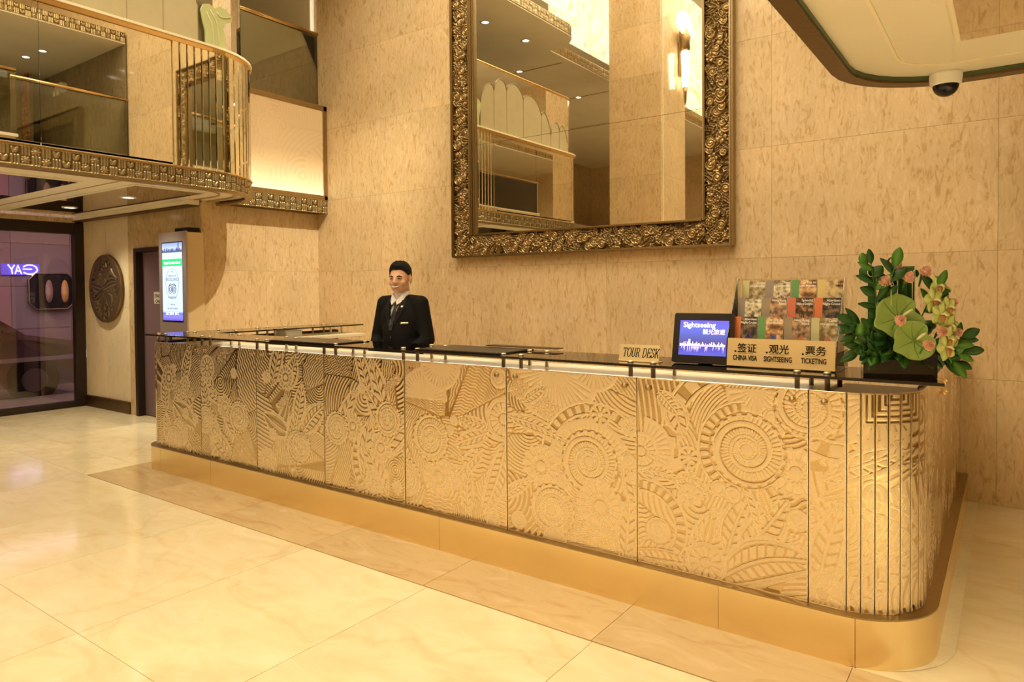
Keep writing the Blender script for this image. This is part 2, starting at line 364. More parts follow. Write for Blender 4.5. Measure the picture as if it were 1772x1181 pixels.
    def build(s, name, fn, depth, m, parent=None, skirt=.008):
        nz, nx = s.A.shape; x, y, z, ax, ay, az = fn(s.A, s.B); d = s.H*depth
        P = np.stack([x+ax*d, y+ay*d, z+az*d], -1).reshape(-1, 3); rel = s.H.reshape(-1)
        i = np.arange(nz*nx).reshape(nz, nx); F = np.stack([i[:-1, :-1], i[:-1, 1:], i[1:, 1:], i[1:, :-1]], -1).reshape(-1, 4)
        ring = np.concatenate([i[0, :], i[1:, -1], i[-1, -2::-1], i[-2:0:-1, 0]])
        bx = np.stack([x-ax*skirt, y-ay*skirt, z-az*skirt], -1).reshape(-1, 3)[ring]; nb = len(P); k = len(ring); j = np.arange(k)
        F2 = np.stack([ring, nb+j, nb+(j+1) % k, np.roll(ring, -1)], -1)
        P = np.vstack([P, bx]); F = np.vstack([F, F2]); rel = np.concatenate([rel, np.full(k, .3)])
        me = bpy.data.meshes.new(name); me.vertices.add(len(P)); me.vertices.foreach_set('co', P.astype(np.float32).ravel())
        me.loops.add(F.size); me.loops.foreach_set('vertex_index', F.astype(np.int32).ravel())
        me.polygons.add(len(F)); me.polygons.foreach_set('loop_start', (np.arange(len(F))*4).astype(np.int32))
        me.polygons.foreach_set('loop_total', np.full(len(F), 4, np.int32))
        me.polygons.foreach_set('use_smooth', np.concatenate([np.ones(len(F)-k, bool), np.zeros(k, bool)]))
        a = me.attributes.new('relief', 'FLOAT', 'POINT'); a.data.foreach_set('value', rel.astype(np.float32))
        me.update(calc_edges=True); me.validate(); me.materials.append(m); return link(name, me, parent)

# ================================================================ SETTING
YB = 5.62; XL = -7.0; YD = 4.07; XE = -9.74; ZC = 8.7; XR = 6.0; YF = -9.5
# floor
fl = struct(MB().box((XE, YF, -.2), (XR, YB+.1, -.012)).obj('floor', FLOORM))
TX = [-9.74]+[round(-9.725+.925*k, 3) for k in range(1, 14)]
TY = [-4.7, -3.5, -2.3, -1.1, .1, 1.3, 2.5, 2.9, 4.1, 5.6]
cache = {}
def slab(name, a, b, m, parent, g=.0012):
    a = [a[i] for i in range(3)]; b = [b[i] for i in range(3)]; sz = tuple(round(b[i]-a[i], 4) for i in range(3)); key = (name, sz, m.name, g)
    if key not in cache:
        h = [x/2-(g if x > .1 else 0) for x in sz]; cache[key] = MB().box([-q for q in h], h).mesh(name, m)
    return link(name, cache[key], parent, [(a[i]+b[i])/2 for i in range(3)])
for j in range(len(TY)-1):
    for i in range(len(TX)-1):
        x0, x1, y0, y1 = TX[i], TX[i+1], TY[j], TY[j+1]
        if y0 == 2.5:
            if x1 < -6.0 or x0 > -.3: slab('floor_tile', (x0, y0, -.02), (x1, y1, 0), FLOORM, fl)
            continue
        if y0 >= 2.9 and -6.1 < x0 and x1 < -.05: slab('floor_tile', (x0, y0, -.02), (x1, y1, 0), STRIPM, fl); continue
        slab('floor_tile', (x0, y0, -.02), (x1, y1, 0), FLOORM, fl)
# darker slabs along the counter front; the shade there is put into the stone colour
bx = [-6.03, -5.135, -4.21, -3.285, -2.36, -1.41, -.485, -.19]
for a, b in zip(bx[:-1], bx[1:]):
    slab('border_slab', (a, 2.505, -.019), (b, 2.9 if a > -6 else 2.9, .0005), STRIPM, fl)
slab('floor_tile', (-.19, 2.5, -.02), (.45, 2.9, 0), FLOORM, fl)
cp = Path([(-1.2, 2.9), (-.17, 2.9), (-.17, 5.6)], {1: .38}); q = cp.at(np.linspace(.5, cp.len, 60))
mb = MB(); vs = []
for X_, Y_, nx, ny in zip(*q): vs += [(X_-nx*.07, Y_-ny*.07, .0025), (X_, Y_, .0025)]
mb.add(vs, [(2*i, 2*i+1, 2*i+3, 2*i+2) for i in range(59)], CREAMB)
mb.obj('inlay_band', CREAMB, fl)

# walls of marble slabs
ZR = [0, .84, 1.70, 2.57, 3.43, 4.30, 5.16, 6.03, 6.9, 7.8, ZC]
wb = struct(MB().box((XL, YB, 0), (XR, YB+.2, ZC)).box((-11.5, YB, 3.7), (XL, YB+.2, ZC)).obj('wall_back', GROUT))
XS = [-7.0, -5.86, -4.42, -2.97, -1.52, -.07, 1.38, 2.83, 4.28, 6.0]
for j in range(len(ZR)-1):
    off = 0 if j % 2 == 0 or j < 3 else 0
    for a, b in zip(XS[:-1], XS[1:]): slab('marble_slab', (a, YB-.02, ZR[j]), (b, YB+.01, ZR[j+1]), WALLM, wb, .0008)
for j in range(4, 9):
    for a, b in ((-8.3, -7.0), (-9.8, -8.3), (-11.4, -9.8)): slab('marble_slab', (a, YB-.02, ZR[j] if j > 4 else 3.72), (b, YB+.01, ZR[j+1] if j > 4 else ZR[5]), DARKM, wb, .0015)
wl = struct(MB().box((XL-.2, YD+.03, 0), (XL, YB, 3.66)).obj('wall_left', GROUT))
for j in range(4):
    z1 = min(ZR[j+1], 3.66)
    slab('marble_slab', (XL-.01, YD+.01, ZR[j]), (XL+.02, 4.85, z1), WALLM, wl, .0008); slab('marble_slab', (XL-.01, 4.85, ZR[j]), (XL+.02, YB-.02, z1), WALLM, wl, .0008)
# entrance corner wall (medallion, door)
wd = struct(MB().box((XE, YD+.02, 0), (-8.42, YD+.2, 2.44)).box((-7.6, YD+.02, 0), (XL, YD+.2, 2.44)).box((-8.42, YD+.02, 1.97), (-7.6, YD+.2, 2.44)).obj('wall_entrance', GROUT))
for x0, x1 in ((XE, -9.15), (-9.15, -8.57)):
    for z0, z1 in ((.145, 1.28), (1.28, 2.42)): slab('wall_panel', (x0, YD, z0), (x1, YD+.03, z1), PALEP, wd, .0015)
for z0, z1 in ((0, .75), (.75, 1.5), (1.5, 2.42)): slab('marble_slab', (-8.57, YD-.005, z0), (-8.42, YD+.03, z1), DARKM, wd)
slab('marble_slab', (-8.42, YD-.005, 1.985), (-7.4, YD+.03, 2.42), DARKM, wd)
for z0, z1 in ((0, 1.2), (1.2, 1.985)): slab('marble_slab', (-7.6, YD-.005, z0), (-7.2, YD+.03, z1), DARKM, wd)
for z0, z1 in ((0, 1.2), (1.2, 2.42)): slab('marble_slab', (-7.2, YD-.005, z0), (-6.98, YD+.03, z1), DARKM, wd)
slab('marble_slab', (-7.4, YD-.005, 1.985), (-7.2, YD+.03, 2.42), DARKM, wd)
struct(MB().bbox((XE, YD-.02, 0), (-8.57, YD+.02, .12)).bbox((XE, YD-.03, .12), (-8.57, YD+.02, .145)).obj('baseboard_entrance', BRD))
# dark service door
d1 = struct(MB().box((-8.42, YD-.02, 0), (-8.36, YD+.5, 1.985)).box((-7.64, YD-.02, 0), (-7.6, YD+.5, 1.985)).box((-8.36, YD-.02, 1.94), (-7.64, YD+.5, 1.985)).obj('door_1', DARKFR))
PURP = mat('door_purple', (.17, .11, .13), .3)
MB().bbox((-8.36, YD+.06, .01), (-7.64, YD+.1, 1.94)).obj('door_leaf', PURP, d1)
MB().bbox((-8.10, YD+.052, 1.33), (-7.86, YD+.06, 1.47)).obj('door_plate', mat('plate_grey', (.55, .52, .45), .5), d1)
text('STAFF', .05, (-8.08, YD+.051, 1.405), (1, 0, 0), (0, 0, 1), BLKPL, 'lettering', d1, bold=.02)
text('ONLY', .05, (-8.06, YD+.051, 1.345), (1, 0, 0), (0, 0, 1), BLKPL, 'lettering', d1, bold=.02)
# glass entrance
d2 = struct(MB().bbox((XE-.12, 3.96, 0), (XE, YD, 2.42)).bbox((XE-.12, -6.2, 2.22), (XE, 3.96, 2.36)).bbox((XE-.12, -6.2, 0), (XE, 3.96, .075)).bbox((XE-.12, 1.2, .075), (XE, 1.3, 2.22)).bbox((XE-.12, -2.3, .075), (XE, -2.2, 2.22)).bbox((XE-.12, -6.3, 0), (XE, -6.2, 2.36)).obj('door_2', DARKFR))
NGL = glass('entrance_glass', (.80, .74, .76), (1, 1, 1), .03)
MB().box((XE-.065, 1.3, .075), (XE-.055, 3.96, 2.22)).obj('pane', NGL, d2); MB().box((XE-.065, -2.2, .075), (XE-.055, 1.2, 2.22)).obj('pane', NGL, d2); MB().box((XE-.065, -6.2, .075), (XE-.055, -2.3, 2.22)).obj('pane', NGL, d2)
# other walls (behind the camera, seen in the mirrors)
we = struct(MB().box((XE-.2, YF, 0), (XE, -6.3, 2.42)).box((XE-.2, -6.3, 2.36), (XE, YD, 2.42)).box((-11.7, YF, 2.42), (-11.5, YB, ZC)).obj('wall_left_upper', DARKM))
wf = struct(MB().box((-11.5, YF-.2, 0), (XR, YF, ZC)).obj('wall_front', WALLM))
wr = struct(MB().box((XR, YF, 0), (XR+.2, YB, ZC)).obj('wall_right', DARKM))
ce = struct(MB().box((-11.7, YF, ZC), (XR+.2, YB+.2, ZC+.2)).obj('ceiling', SOFF))
# backlit art glass ceiling
def lumi():
    m = bpy.data.materials.new('backlit_art_glass'); m.use_nodes = True; nt = m.node_tree; N = nt.nodes.new; L = nt.links.new; b = nt.nodes['Principled BSDF']
    tc = N('ShaderNodeTexCoord'); n = N('ShaderNodeTexNoise'); n.inputs['Scale'].default_value = 1.1; n.inputs['Detail'].default_value = 6; n.inputs['Distortion'].default_value = 2.5
    L(tc.outputs['Object'], n.inputs['Vector'])
    r = ramp(nt, [(.35, (.30, .55, .45)), (.44, (1, .80, .45)), (.55, (1, .93, .72)), (.66, (.95, .55, .22))]); L(n.outputs[0], r.inputs[0])
    L(r.outputs[0], b.inputs['Emission Color']); b.inputs['Emission Strength'].default_value = LUM; b.inputs['Base Color'].default_value = (.5, .4, .3, 1); return m
LUMM = lumi(); LUMW = lumi(); LUMW.node_tree.nodes['Principled BSDF'].inputs['Emission Strength'].default_value = 1.35
lc = empty('backlit_ceiling', (0, 0, ZC-.1), 'backlit art glass ceiling of warm panels high over the lobby', 'ceiling light')
for i in range(6):
    for j in range(8):
        x0, y0 = -5.7+i*1.0, -8.2+j*1.6
        MB().box((x0+.03, y0+.03, -.02), (x0+.97, y0+1.57, 0)).obj('glass_panel', LUMM, lc)
mb = MB()
for i in range(7): mb.box((-5.7+i*1.0-.03, -8.2, -.06), (-5.7+i*1.0+.03, 4.6, 0))
for j in range(9): mb.box((-5.7, -8.2+j*1.6-.03, -.06), (.3, -8.2+j*1.6+.03, 0))
mb.obj('brass_grid', BRP, lc)

def downlight(x, y, z, label, cat='downlight', group='recessed downlights in the left soffit', power=22, lit=True, src=True):
    o = empty('downlight', (x, y, z), label, cat, group)
    MB().lathe([(.05, .0), (.075, -.001), (.078, -.006), (.052, -.008), (.05, 0)], m=WHITE).obj('trim_ring', WHITE, o)
    MB().lathe([(.0, -.002), (.05, -.002), (.05, -.004), (0, -.004)], m=DISCE).obj('lamp', DISCE, o)
    if src: spot('downlight_beam', (x, y, z-.03), power, WARM, 120, 1, .06)

# frieze pattern along a path
def frieze(name, path, s0, s1, z0, z1, parent, cell=.0048):
    R = Relief(s0, s1, z0, z1, cell, 3); w = (z1-z0-.012)/2; ci = np.floor(R.A/w).astype(int); cj = np.clip(np.floor((R.B-z0-.006)/w).astype(int), 0, 1)
    u = R.A/w-ci-.5; v = (R.B-z0-.006)/w-cj-.5; par = (ci+cj) % 2
    bars = np.where(np.mod((u+.5)*3.2, 1) > .42, .95, .05)
    a1 = np.hypot((np.abs(u)-.18)*1.9, (v-np.abs(u)*.9+.12)*1.25); leafy = np.where(a1 < .36, .95-np.where(a1 < .2, .35, 0), .08)
    th = np.arctan2(v, u); rr = np.hypot(u, v); star = np.where((rr < .44) & (np.cos(th*8) > -.1), .9, .1); star = np.where(rr < .14, 1, star)
    flower = np.where((ci//3) % 2 == 0, leafy, star)
    H = np.where(par == 0, bars, flower); H = np.where((R.B < z0+.006) | (R.B > z1-.006), .9, H); R.H = H; R.soften(1)
    def fn(A, B):
        x, y, nx, ny = path.at(A); return x, y, B, nx, ny, np.zeros_like(B)
    return R.build(name, fn, .010, FRIEZE, parent, .012)
def sweep_band(mb, path, s0, s1, o0, o1, z0, z1, m, n=60):   # ring band between outward offsets o0..o1
    q = np.linspace(s0, s1, n); x, y, nx, ny = path.at(q); vs = []
    for i in range(n):
        for o, z in ((o0, z0), (o1, z0), (o1, z1), (o0, z1)): vs.append((x[i]+nx[i]*o, y[i]+ny[i]*o, z))
    fs = [(4*i+k, 4*i+(k+1) % 4, 4*i+4+(k+1) % 4, 4*i+4+k) for i in range(n-1) for k in range(4)]+[(0, 3, 2, 1), (4*n-4, 4*n-3, 4*n-2, 4*n-1)]
    mb.add(vs, fs, m)
    return mb

# ================================================================ LEFT BALCONY
XB = -5.95
lb = empty('balcony', (0, 0, 0), 'mirror-faced left balcony with bronze frieze and rounded fluted corner over the entrance', 'balcony')
# outline seen from outside, travelling +Y then round the corner to -X: outward is +X so travel must keep outside on the right
lp = Path([(-9.6, .8), (XB, .8), (XB, 4.29), (-6.99, 4.29)], {1: .35, 2: .67})
SY0 = float(lp.S[25])-1.15          # arclength = SY0 + y on the straight front   # right-hand side of +Y travel is +X
poly = [(float(a), float(b)) for a, b in lp.P]+[(-6.99, 4.05), (-9.6, 4.05)]
MB().prism(poly, 2.44, 2.60, SOFF).obj('soffit_slab', SOFF, lb)
MB().prism([(-9.7, .9), (XB-.3, .9), (XB-.12, 1.2), (XB-.12, 3.5), (-6.9, 4.2), (-9.7, 4.2)], 3.5, 3.66, SOFF).obj('gallery_floor', SOFF, lb)
frieze('frieze', lp, 0, lp.len, 2.415, 2.565, lb)
mb = MB(); sweep_band(mb, lp, 0, lp.len, -.05, .012, 2.395, 2.415, BRP); sweep_band(mb, lp, 0, lp.len, -.02, .02, 2.565, 2.575, BRASSR); mb.obj('frieze_moulding', BRP, lb)
mb = MB(); sweep_band(mb, lp, 0, lp.len, -.16, -.13, 2.425, 2.441, LINEM); sweep_band(mb, lp, 0, lp.len, -.30, -.285, 2.43, 2.441, LINEM); mb.obj('soffit_moulding', BRD, lb)
# face: flat mirrors, then bevelled fins around the corner
sfin = SY0+3.22
for a, b in ((1.15, 2.2), (2.2, 3.22)): MB().bbox((XB-.02, a+.001, 2.58), (XB, b-.001, 3.66), bev=.002).obj('mirror_panel', MIRR, lb)
for a, b in ((-9.6, -8.5), (-8.5, -7.4), (-7.4, -6.3)): MB().bbox((a+.001, .8, 2.58), (b-.001, .82, 3.66), bev=.002).obj('mirror_panel', MIRR, lb)
for k in range(6):
    x, y, nx, ny = lp.at(np.array([lp.S[1]+k*.0916+.001, lp.S[1]+k*.0916+.0905])); MB().add([(x[0], y[0], 2.58), (x[1], y[1], 2.58), (x[1], y[1], 3.66), (x[0], y[0], 3.66), (x[0]-nx[0]*.02, y[0]-ny[0]*.02, 2.58), (x[1]-nx[1]*.02, y[1]-ny[1]*.02, 2.58), (x[1]-nx[1]*.02, y[1]-ny[1]*.02, 3.66), (x[0]-nx[0]*.02, y[0]-ny[0]*.02, 3.66)], [(0, 1, 2, 3), (7, 6, 5, 4), (0, 4, 5, 1), (1, 5, 6, 2), (2, 6, 7, 3), (3, 7, 4, 0)], FINM).obj('mirror_fin', FINM, lb)
n = 26; ed = np.linspace(sfin, lp.len-.05, n+1)
for i in range(n):
    x, y, nx, ny = lp.at(np.array([ed[i]+.002, (ed[i]+ed[i+1])/2, ed[i+1]-.002])); vs = []
    for z in (2.58, 3.66):
        vs += [(x[0]-nx[0]*.02, y[0]-ny[0]*.02, z), (x[0], y[0], z), (x[0]*.8+x[1]*.2+nx[1]*.010, y[0]*.8+y[1]*.2+ny[1]*.010, z), (x[2]*.8+x[1]*.2+nx[1]*.010, y[2]*.8+y[1]*.2+ny[1]*.010, z), (x[2], y[2], z), (x[2]-nx[2]*.02, y[2]-ny[2]*.02, z)]
    MB().add(vs, [(0, 1, 2, 3, 4, 5), (11, 10, 9, 8, 7, 6)]+[(k, (k+1) % 6+6 if False else k+6, (k+1) % 6+6, (k+1) % 6) for k in range(6)], FINM).obj('mirror_fin', FINM, lb)
mb = MB(); sweep_band(mb, lp, 0, lp.len, -.1, .015, 3.66, 3.70, BRASSR); sweep_band(mb, lp, 0, lp.len, -.1, .03, 3.70, 3.72, CREAM); mb.obj('top_trim', BRASSR, lb)
# inner wall of balcony box so that it is solid
mb = MB(); sweep_band(mb, lp, 0, lp.len, -.06, -.022, 2.6, 3.66, DARKFR); mb.obj('core', DARKFR, lb)
# soffit mirrors
for (x0, x1, y0, y1) in ((-9.2, -6.6, 1.1, 2.72), (-9.35, -6.42, 3.12, 3.78)):
    f = MB().bbox((x0-.03, y0-.03, 2.432), (x1+.03, y1+.03, 2.442)).obj('mirror_surround', SOFF, lb)
    MB().box((x0, y0, 2.428), (x1, y1, 2.434)).obj('mirror_inset', MIRR, f)
MB().box((-9.6, 2.93, 2.434), (-6.2, 2.94, 2.441)).obj('soffit_joint', LINEM, lb)
MB().bbox((-9.74, 3.94, 2.385), (-6.99, 4.06, 2.44)).obj('pelmet', SOFF, lb); MB().bbox((-9.74, 3.93, 2.375), (-6.99, 4.06, 2.385)).obj('pelmet_line', BRD, lb)
downlight(-7.25, 3.45, 2.428, 'recessed downlight in the soffit mirror nearest the rounded corner', power=75)
downlight(-8.6, 3.45, 2.428, 'recessed downlight in the soffit mirror nearest the glass entrance', power=90)
downlight(-8.2, 1.7, 2.428, 'recessed downlight in the front soffit mirror', power=80)
# shell balustrade
bal = empty('glass_balustrade', (0, 0, 3.72), 'frosted scallop-shell glass balustrade with brass handrail on the left balcony', 'balustrade')
def lobe(y0, y1, h0, h1, name='shell_panel', k=14):
    poly = [(y0, 0)]+[(y1, 0)]
    top = []
    for i in range(k+1):
        t = i/k; y = y1+(y0-y1)*t; z = h1+(h0-h1)*t+(.16*math.sin(PI*t)**.6); top.append((y, z))
    poly += top
    o = MB().fprism(poly, lambda a, b, d: (XB-.07+d, a, b), .012, FROST).obj(name, FROST, bal)
    m2 = MB().tube([(XB-.056, a, b) for a, b in top], .007, LINEM, 6); m2.obj('etched_edge', LINEM, bal)
    m3 = MB().box((XB-.060, y1-.003, 0), (XB-.054, y1+.003, h1))
    m3.obj('panel_joint', LINEM, bal)
ys = [1.17, 1.42, 1.68, 1.95, 2.45, 2.875, 3.183, 3.50]; hs = [.18, .34, .22, .48, .62, .66, .60, .36]
for i in range(7): lobe(ys[i], ys[i+1], hs[i], hs[i+1])
# palm-like etched ornament at the corner
top = [(0, 0), (.30, 0)]
palm = [(-.07, 0), (.16, 0), (.17, .12), (.14, .2), (.17, .26), (.24, .29), (.25, .33), (.18, .385), (.10, .40), (.04, .36), (-.02, .39), (-.09, .37), (-.12, .31), (-.1, .22), (-.07, .13)]
MB().fprism(palm, lambda a, b, d: (XB-.05+d, 3.62+a*.85, b+.0), .016, FROSTG).obj('palm_ornament', FROSTG, bal)
mb = MB()
for k_, pts in enumerate(([(.02, 0), (.02, .12), (-.0, .22), (-.06, .31)], [(.08, 0), (.08, .14), (.05, .26), (-.02, .34)], [(.06, .34), (.1, .30), (.18, .31), (.23, .33)])):
    mb.tube([(XB-.030, 3.62+a*.85, b) for a, b in pts], .005, CREAMF, 6)
mb.obj('palm_veins', CREAMF, bal)
mb = MB(); sweep_band(mb, lp, .1, lp.len-.1, -.085, -.073, 0, .92, CLEAR); mb.obj('clear_glass', CLEAR, bal)
x, y, nx, ny = lp.at(np.linspace(.0, lp.len, 60))
MB().tube([(a-c*.08, b-d*.08, .93) for a, b, c, d in zip(x, y, nx, ny)], .024, BRASSR, 10).obj('handrail', BRASSR, bal)
gb = empty('glass_balustrade', (0, 0, 3.72), 'clear glass balustrade with brass handrail above the backlit panel', 'balustrade')
MB().box((-6.96, 4.3, 0), (-6.948, 5.60, .88)).obj('glass_sheet', CLEAR, gb)
MB().tube([(-6.955, 4.3, .90), (-6.955, 5.60, .90)], .026, BRASSR).obj('handrail', BRASSR, gb)
pw = MB().bbox((-10.6, YB-.06, 4.52), (-7.02, YB-.02, 6.2)).obj('wall_panel', mat('pale_green_panel', (.90, .82, .56), .35)); tag(pw, 'pale lacquered panel with white edge behind the upper glass balustrade', 'panel')
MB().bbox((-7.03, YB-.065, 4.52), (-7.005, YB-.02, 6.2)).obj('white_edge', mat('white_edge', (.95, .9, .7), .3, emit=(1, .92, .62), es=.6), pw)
# third level slabs both sides
def third(name, label, sgn, x_in):
    o = empty(name, (0, 0, 0), label, 'balcony')
    if sgn < 0: p = Path([(-6.35, -9.4), (-6.35, 1.15), (-5.72, 1.15), (-5.72, 5.55)], {2: .5}); poly = [(-11.4, -9.4)]+[(float(a), float(b)) for a, b in p.P]+[(-11.4, 5.55)]
    else: p = Path([(XR-.05, 5.55), (x_in, 5.55), (x_in, -9.4)], None); p = Path([(x_in, 5.58), (x_in, -9.4)]); poly = [(x_in, 5.58), (XR-.05, 5.58), (XR-.05, -9.4), (x_in, -9.4)]
    MB().prism(poly, 5.5, 5.68, SOFF).obj('slab', SOFF, o)
    p2 = p if sgn < 0 else Path([(x_in, -9.4), (x_in, 5.58)])
    if sgn > 0:
        R = None
    frieze('frieze', p if sgn < 0 else Path([(x_in, 5.58), (x_in, -9.4)]), 0, p.len if sgn < 0 else 14.9, 5.52, 5.68, o, .012)
    return o
t3 = third('upper_gallery', 'cream underside of the upper gallery slab seen in the big mirror', -1, XB)
for i, (x, y, w_) in enumerate(((-6.45, 2.8, 'closest to the wall'), (-6.4, 1.8, 'by the rounded slab corner'), (-7.4, .55, 'behind the slab corner'), (-7.4, -1.6, 'above the shell balustrade end'), (-7.9, 3.0, 'deep over the gallery'), (-6.9, -3.6, 'beyond the column'))):
    downlight(x, y, 5.498, 'recessed downlight under the left upper gallery, '+w_, group='downlights under the left upper gallery', power=14, src=i in (3, 4))
mb = MB()
for y in (-4, -1.6, .5): mb.box((-11, y, 5.49), (-6.5, y+.015, 5.502))
mb.obj('soffit_joints', LINEM, t3)
ag = empty('art_glass_wall', (0, 0, 0), 'bright backlit art glass band above the left upper gallery, seen at the top of the big mirror', 'light panel')
for j in range(7): MB().bbox((-6.42, -9.3+j*1.49, 5.85), (-6.36, -9.3+j*1.49+1.45, 8.5)).obj('glass_panel', LUMW, ag)
for j in range(3): MB().bbox((-5.80, 1.2+j*1.46, 5.85), (-5.74, 1.2+j*1.46+1.42, 8.5)).obj('glass_panel', LUMW, ag)
# ---------------- backlit panel box on left wall
bp_ = empty('backlit_panel', (-6.8, 4.95, 2.41), 'glowing etched glass panel in a bronze frame on the left wall', 'light panel')
MB().box((-.2, -.65, .0), (-.03, .65, 1.3)).obj('box', BRD, bp_)
def litmat():
    m = bpy.data.materials.new('backlit_etched'); m.use_nodes = True; nt = m.node_tree; N = nt.nodes.new; L = nt.links.new; b = nt.nodes['Principled BSDF']
    tc = N('ShaderNodeTexCoord'); sp = N('ShaderNodeSeparateXYZ'); L(tc.outputs['Object'], sp.inputs[0])
    mr = N('ShaderNodeMapRange'); mr.inputs['From Min'].default_value = .2; mr.inputs['From Max'].default_value = 1.2; L(sp.outputs['Z'], mr.inputs[0])
    r = ramp(nt, [(0, (1, .90, .50)), (.14, (1, .74, .34)), (.4, (.90, .52, .19)), (1, (.84, .46, .16))]); L(mr.outputs[0], r.inputs[0])
    at = N('ShaderNodeAttribute'); at.attribute_name = 'relief'; mm = N('ShaderNodeMapRange'); mm.inputs['To Min'].default_value = .9; mm.inputs['To Max'].default_value = 1.08; L(at.outputs['Fac'], mm.inputs[0])
    g = N('ShaderNodeMapRange'); g.inputs['From Min'].default_value = .2; g.inputs['From Max'].default_value = .7; g.inputs['To Min'].default_value = 1.5; g.inputs['To Max'].default_value = .74; L(sp.outputs['Z'], g.inputs[0])
    mu = N('ShaderNodeMath'); mu.operation = 'MULTIPLY'; L(g.outputs[0], mu.inputs[0]); L(mm.outputs[0], mu.inputs[1])
    L(r.outputs[0], b.inputs['Emission Color']); L(mu.outputs[0], b.inputs['Emission Strength']); b.inputs['Base Color'].default_value = (.10, .07, .04, 1); b.inputs['Roughness'].default_value = .3; return m
R = Relief(-.60, .60, .215, 1.24, .006, 11); R.flow(8, .05)
for i in range(9): R.ammon(R.r.uniform(-.5, .5), R.r.uniform(.3, 1.15), R.r.uniform(.08, .14), R.r.choice([-1, 1]), n=24)
R.soften(2); R.build('etched_glass', lambda A, B: (np.full_like(A, -.012), A, B, np.ones_like(A), 0*A, 0*A), .004, litmat(), bp_)
f = MB()
f.bbox((-.03, -.65, .165), (.012, .65, .215)).bbox((-.03, -.65, 1.24), (.012, .65, 1.30)).bbox((-.03, .60, .165), (.012, .65, 1.30)).bbox((-.03, -.65, .165), (.012, -.60, 1.3))
f.obj('frame', BRP, bp_)
frieze('frieze', Path([(0, -.65), (0, .655)]), 0, 1.3, 0.0, .165, bp_).location = (0, 0, 0)

# ================================================================ RIGHT BALCONY (over the counter end)
rb = empty('balcony', (0, 0, 0), 'cream right-hand soffit with rounded bronze-edged corner above the flowers', 'balcony')
# travel so that outside is on the right: come from +X heading -X along the back edge, then -Y down the left edge
rp = Path([(XR-.1, 3.90), (-.66, 3.90), (-.66, -6)], {1: .55}); rp = Path([(XR-.1, 3.90), (-.66, 3.90), (-.66, -6)], {1: .50})
# outward must be +Y on the back edge (travel -X: right-hand = +Y) and -X on the left edge (travel -Y: right-hand = -X)
poly = [(float(a), float(b)) for a, b in rp.P]+[(XR-.1, -6)]
MB().prism(poly, 2.45, 2.60, SOFF).obj('soffit_slab', SOFF, rb)
mb = MB(); sweep_band(mb, rp, 0, rp.len, -.070, .0, 2.42, 2.46, BRD, 160); mb.obj('bronze_rim', BRD, rb)
mb = MB(); sweep_band(mb, rp, 0, rp.len, -.075, -.070, 2.43, 2.46, mat('verdigris', (.10, .13, .07), .5, .5), 160); mb.obj('rim_bead', MATS['verdigris'], rb)
mb = MB(); sweep_band(mb, rp, 0, rp.len, -.262, -.25, 2.446, 2.452, CREAM, 160); mb.obj('soffit_moulding', CREAM, rb)
frieze('frieze', rp, 0, rp.len, 2.43, 2.58, rb, .012)
for a, b in ((0, 3.2), (3.2, 6.4), (6.4, 9.3)): MB().bbox((-.66+.0, 3.35-b, 2.60), (-.64, 3.35-a-.01, 3.66)).obj('mirror_panel', MIRR, rb)
for k in range(8):
    x, y, nx, ny = rp.at(np.array([rp.S[1]+k*.098, rp.S[1]+k*.098+.095])); MB().add([(x[0], y[0], 2.6), (x[1], y[1], 2.6), (x[1], y[1], 3.66), (x[0], y[0], 3.66), (x[0]-nx[0]*.02, y[0]-ny[0]*.02, 2.6), (x[1]-nx[1]*.02, y[1]-ny[1]*.02, 2.6), (x[1]-nx[1]*.02, y[1]-ny[1]*.02, 3.66), (x[0]-nx[0]*.02, y[0]-ny[0]*.02, 3.66)], [(0, 1, 2, 3), (7, 6, 5, 4), (0, 4, 5, 1), (1, 5, 6, 2), (2, 6, 7, 3), (3, 7, 4, 0)], FINM).obj('mirror_fin', FINM, rb)
f = MB().bbox((-.185, 1.2, 2.438), (1.9, 3.30, 2.452)).obj('mirror_surround', CREAM, rb); MB().box((-.165, 1.22, 2.433), (1.88, 3.28, 2.440)).obj('mirror_inset', mat('soffit_mirror', (.80, .72, .56), .02, 1), f)
MB().box((-.375, -2, 2.447), (-.370, 2.62, 2.4515)).box((-.375, 2.62, 2.447), (-.185, 2.625, 2.4515)).obj('soffit_joint', LINEM, rb)
for i, (x, y, w_) in enumerate(((1.9, 2.2, 'nearest the back edge'), (1.6, .6, 'in the middle'), (.6, -1.2, 'furthest from the back edge'))): downlight(x, y, 2.438, 'recessed downlight under the right soffit, '+w_, group='downlights under the right soffit', power=300)  # unseen lamps, added so the floor bounces light onto the soffit
# upper opening on the right, only seen in the balcony mirrors
ug = empty('upper_gallery', (0, 0, 0), 'right upper gallery with brass rail and dark marble seen in the left balcony mirrors', 'balcony')
MB().box((-.2, 3.95, 3.56), (XR-.1, 5.57, 3.70)).obj('slab', SOFF, ug)
MB().box((-.2, 3.95, 3.70), (-.18, 5.58, 4.56)).obj('glass_sheet', CLEAR, ug)
MB().tube([(-.19, 3.95, 4.6), (-.19, 5.58, 4.6)], .026, BRASSR).obj('handrail', BRASSR, ug)
DARK2 = marble('brown_marble', (.26, .20, .11), (.20, .14, .07), (.32, .25, .15), rough=.14)
for a, b in ((-.19, 1.2), (1.2, 2.6), (2.6, 4.2), (4.2, 5.9)): MB().box((a, 5.56, 3.70), (b-.003, 5.58, 5.5)).obj('marble_slab', DARK2, ug)
MB().box((-.2, -9.3, 5.5), (XR-.1, 3.9, 5.68)).obj('slab', SOFF, ug)
frieze('frieze', Path([(-.2, 3.9), (-.2, -9.3)]), 0, 13.2, 5.52, 5.68, ug, .014)
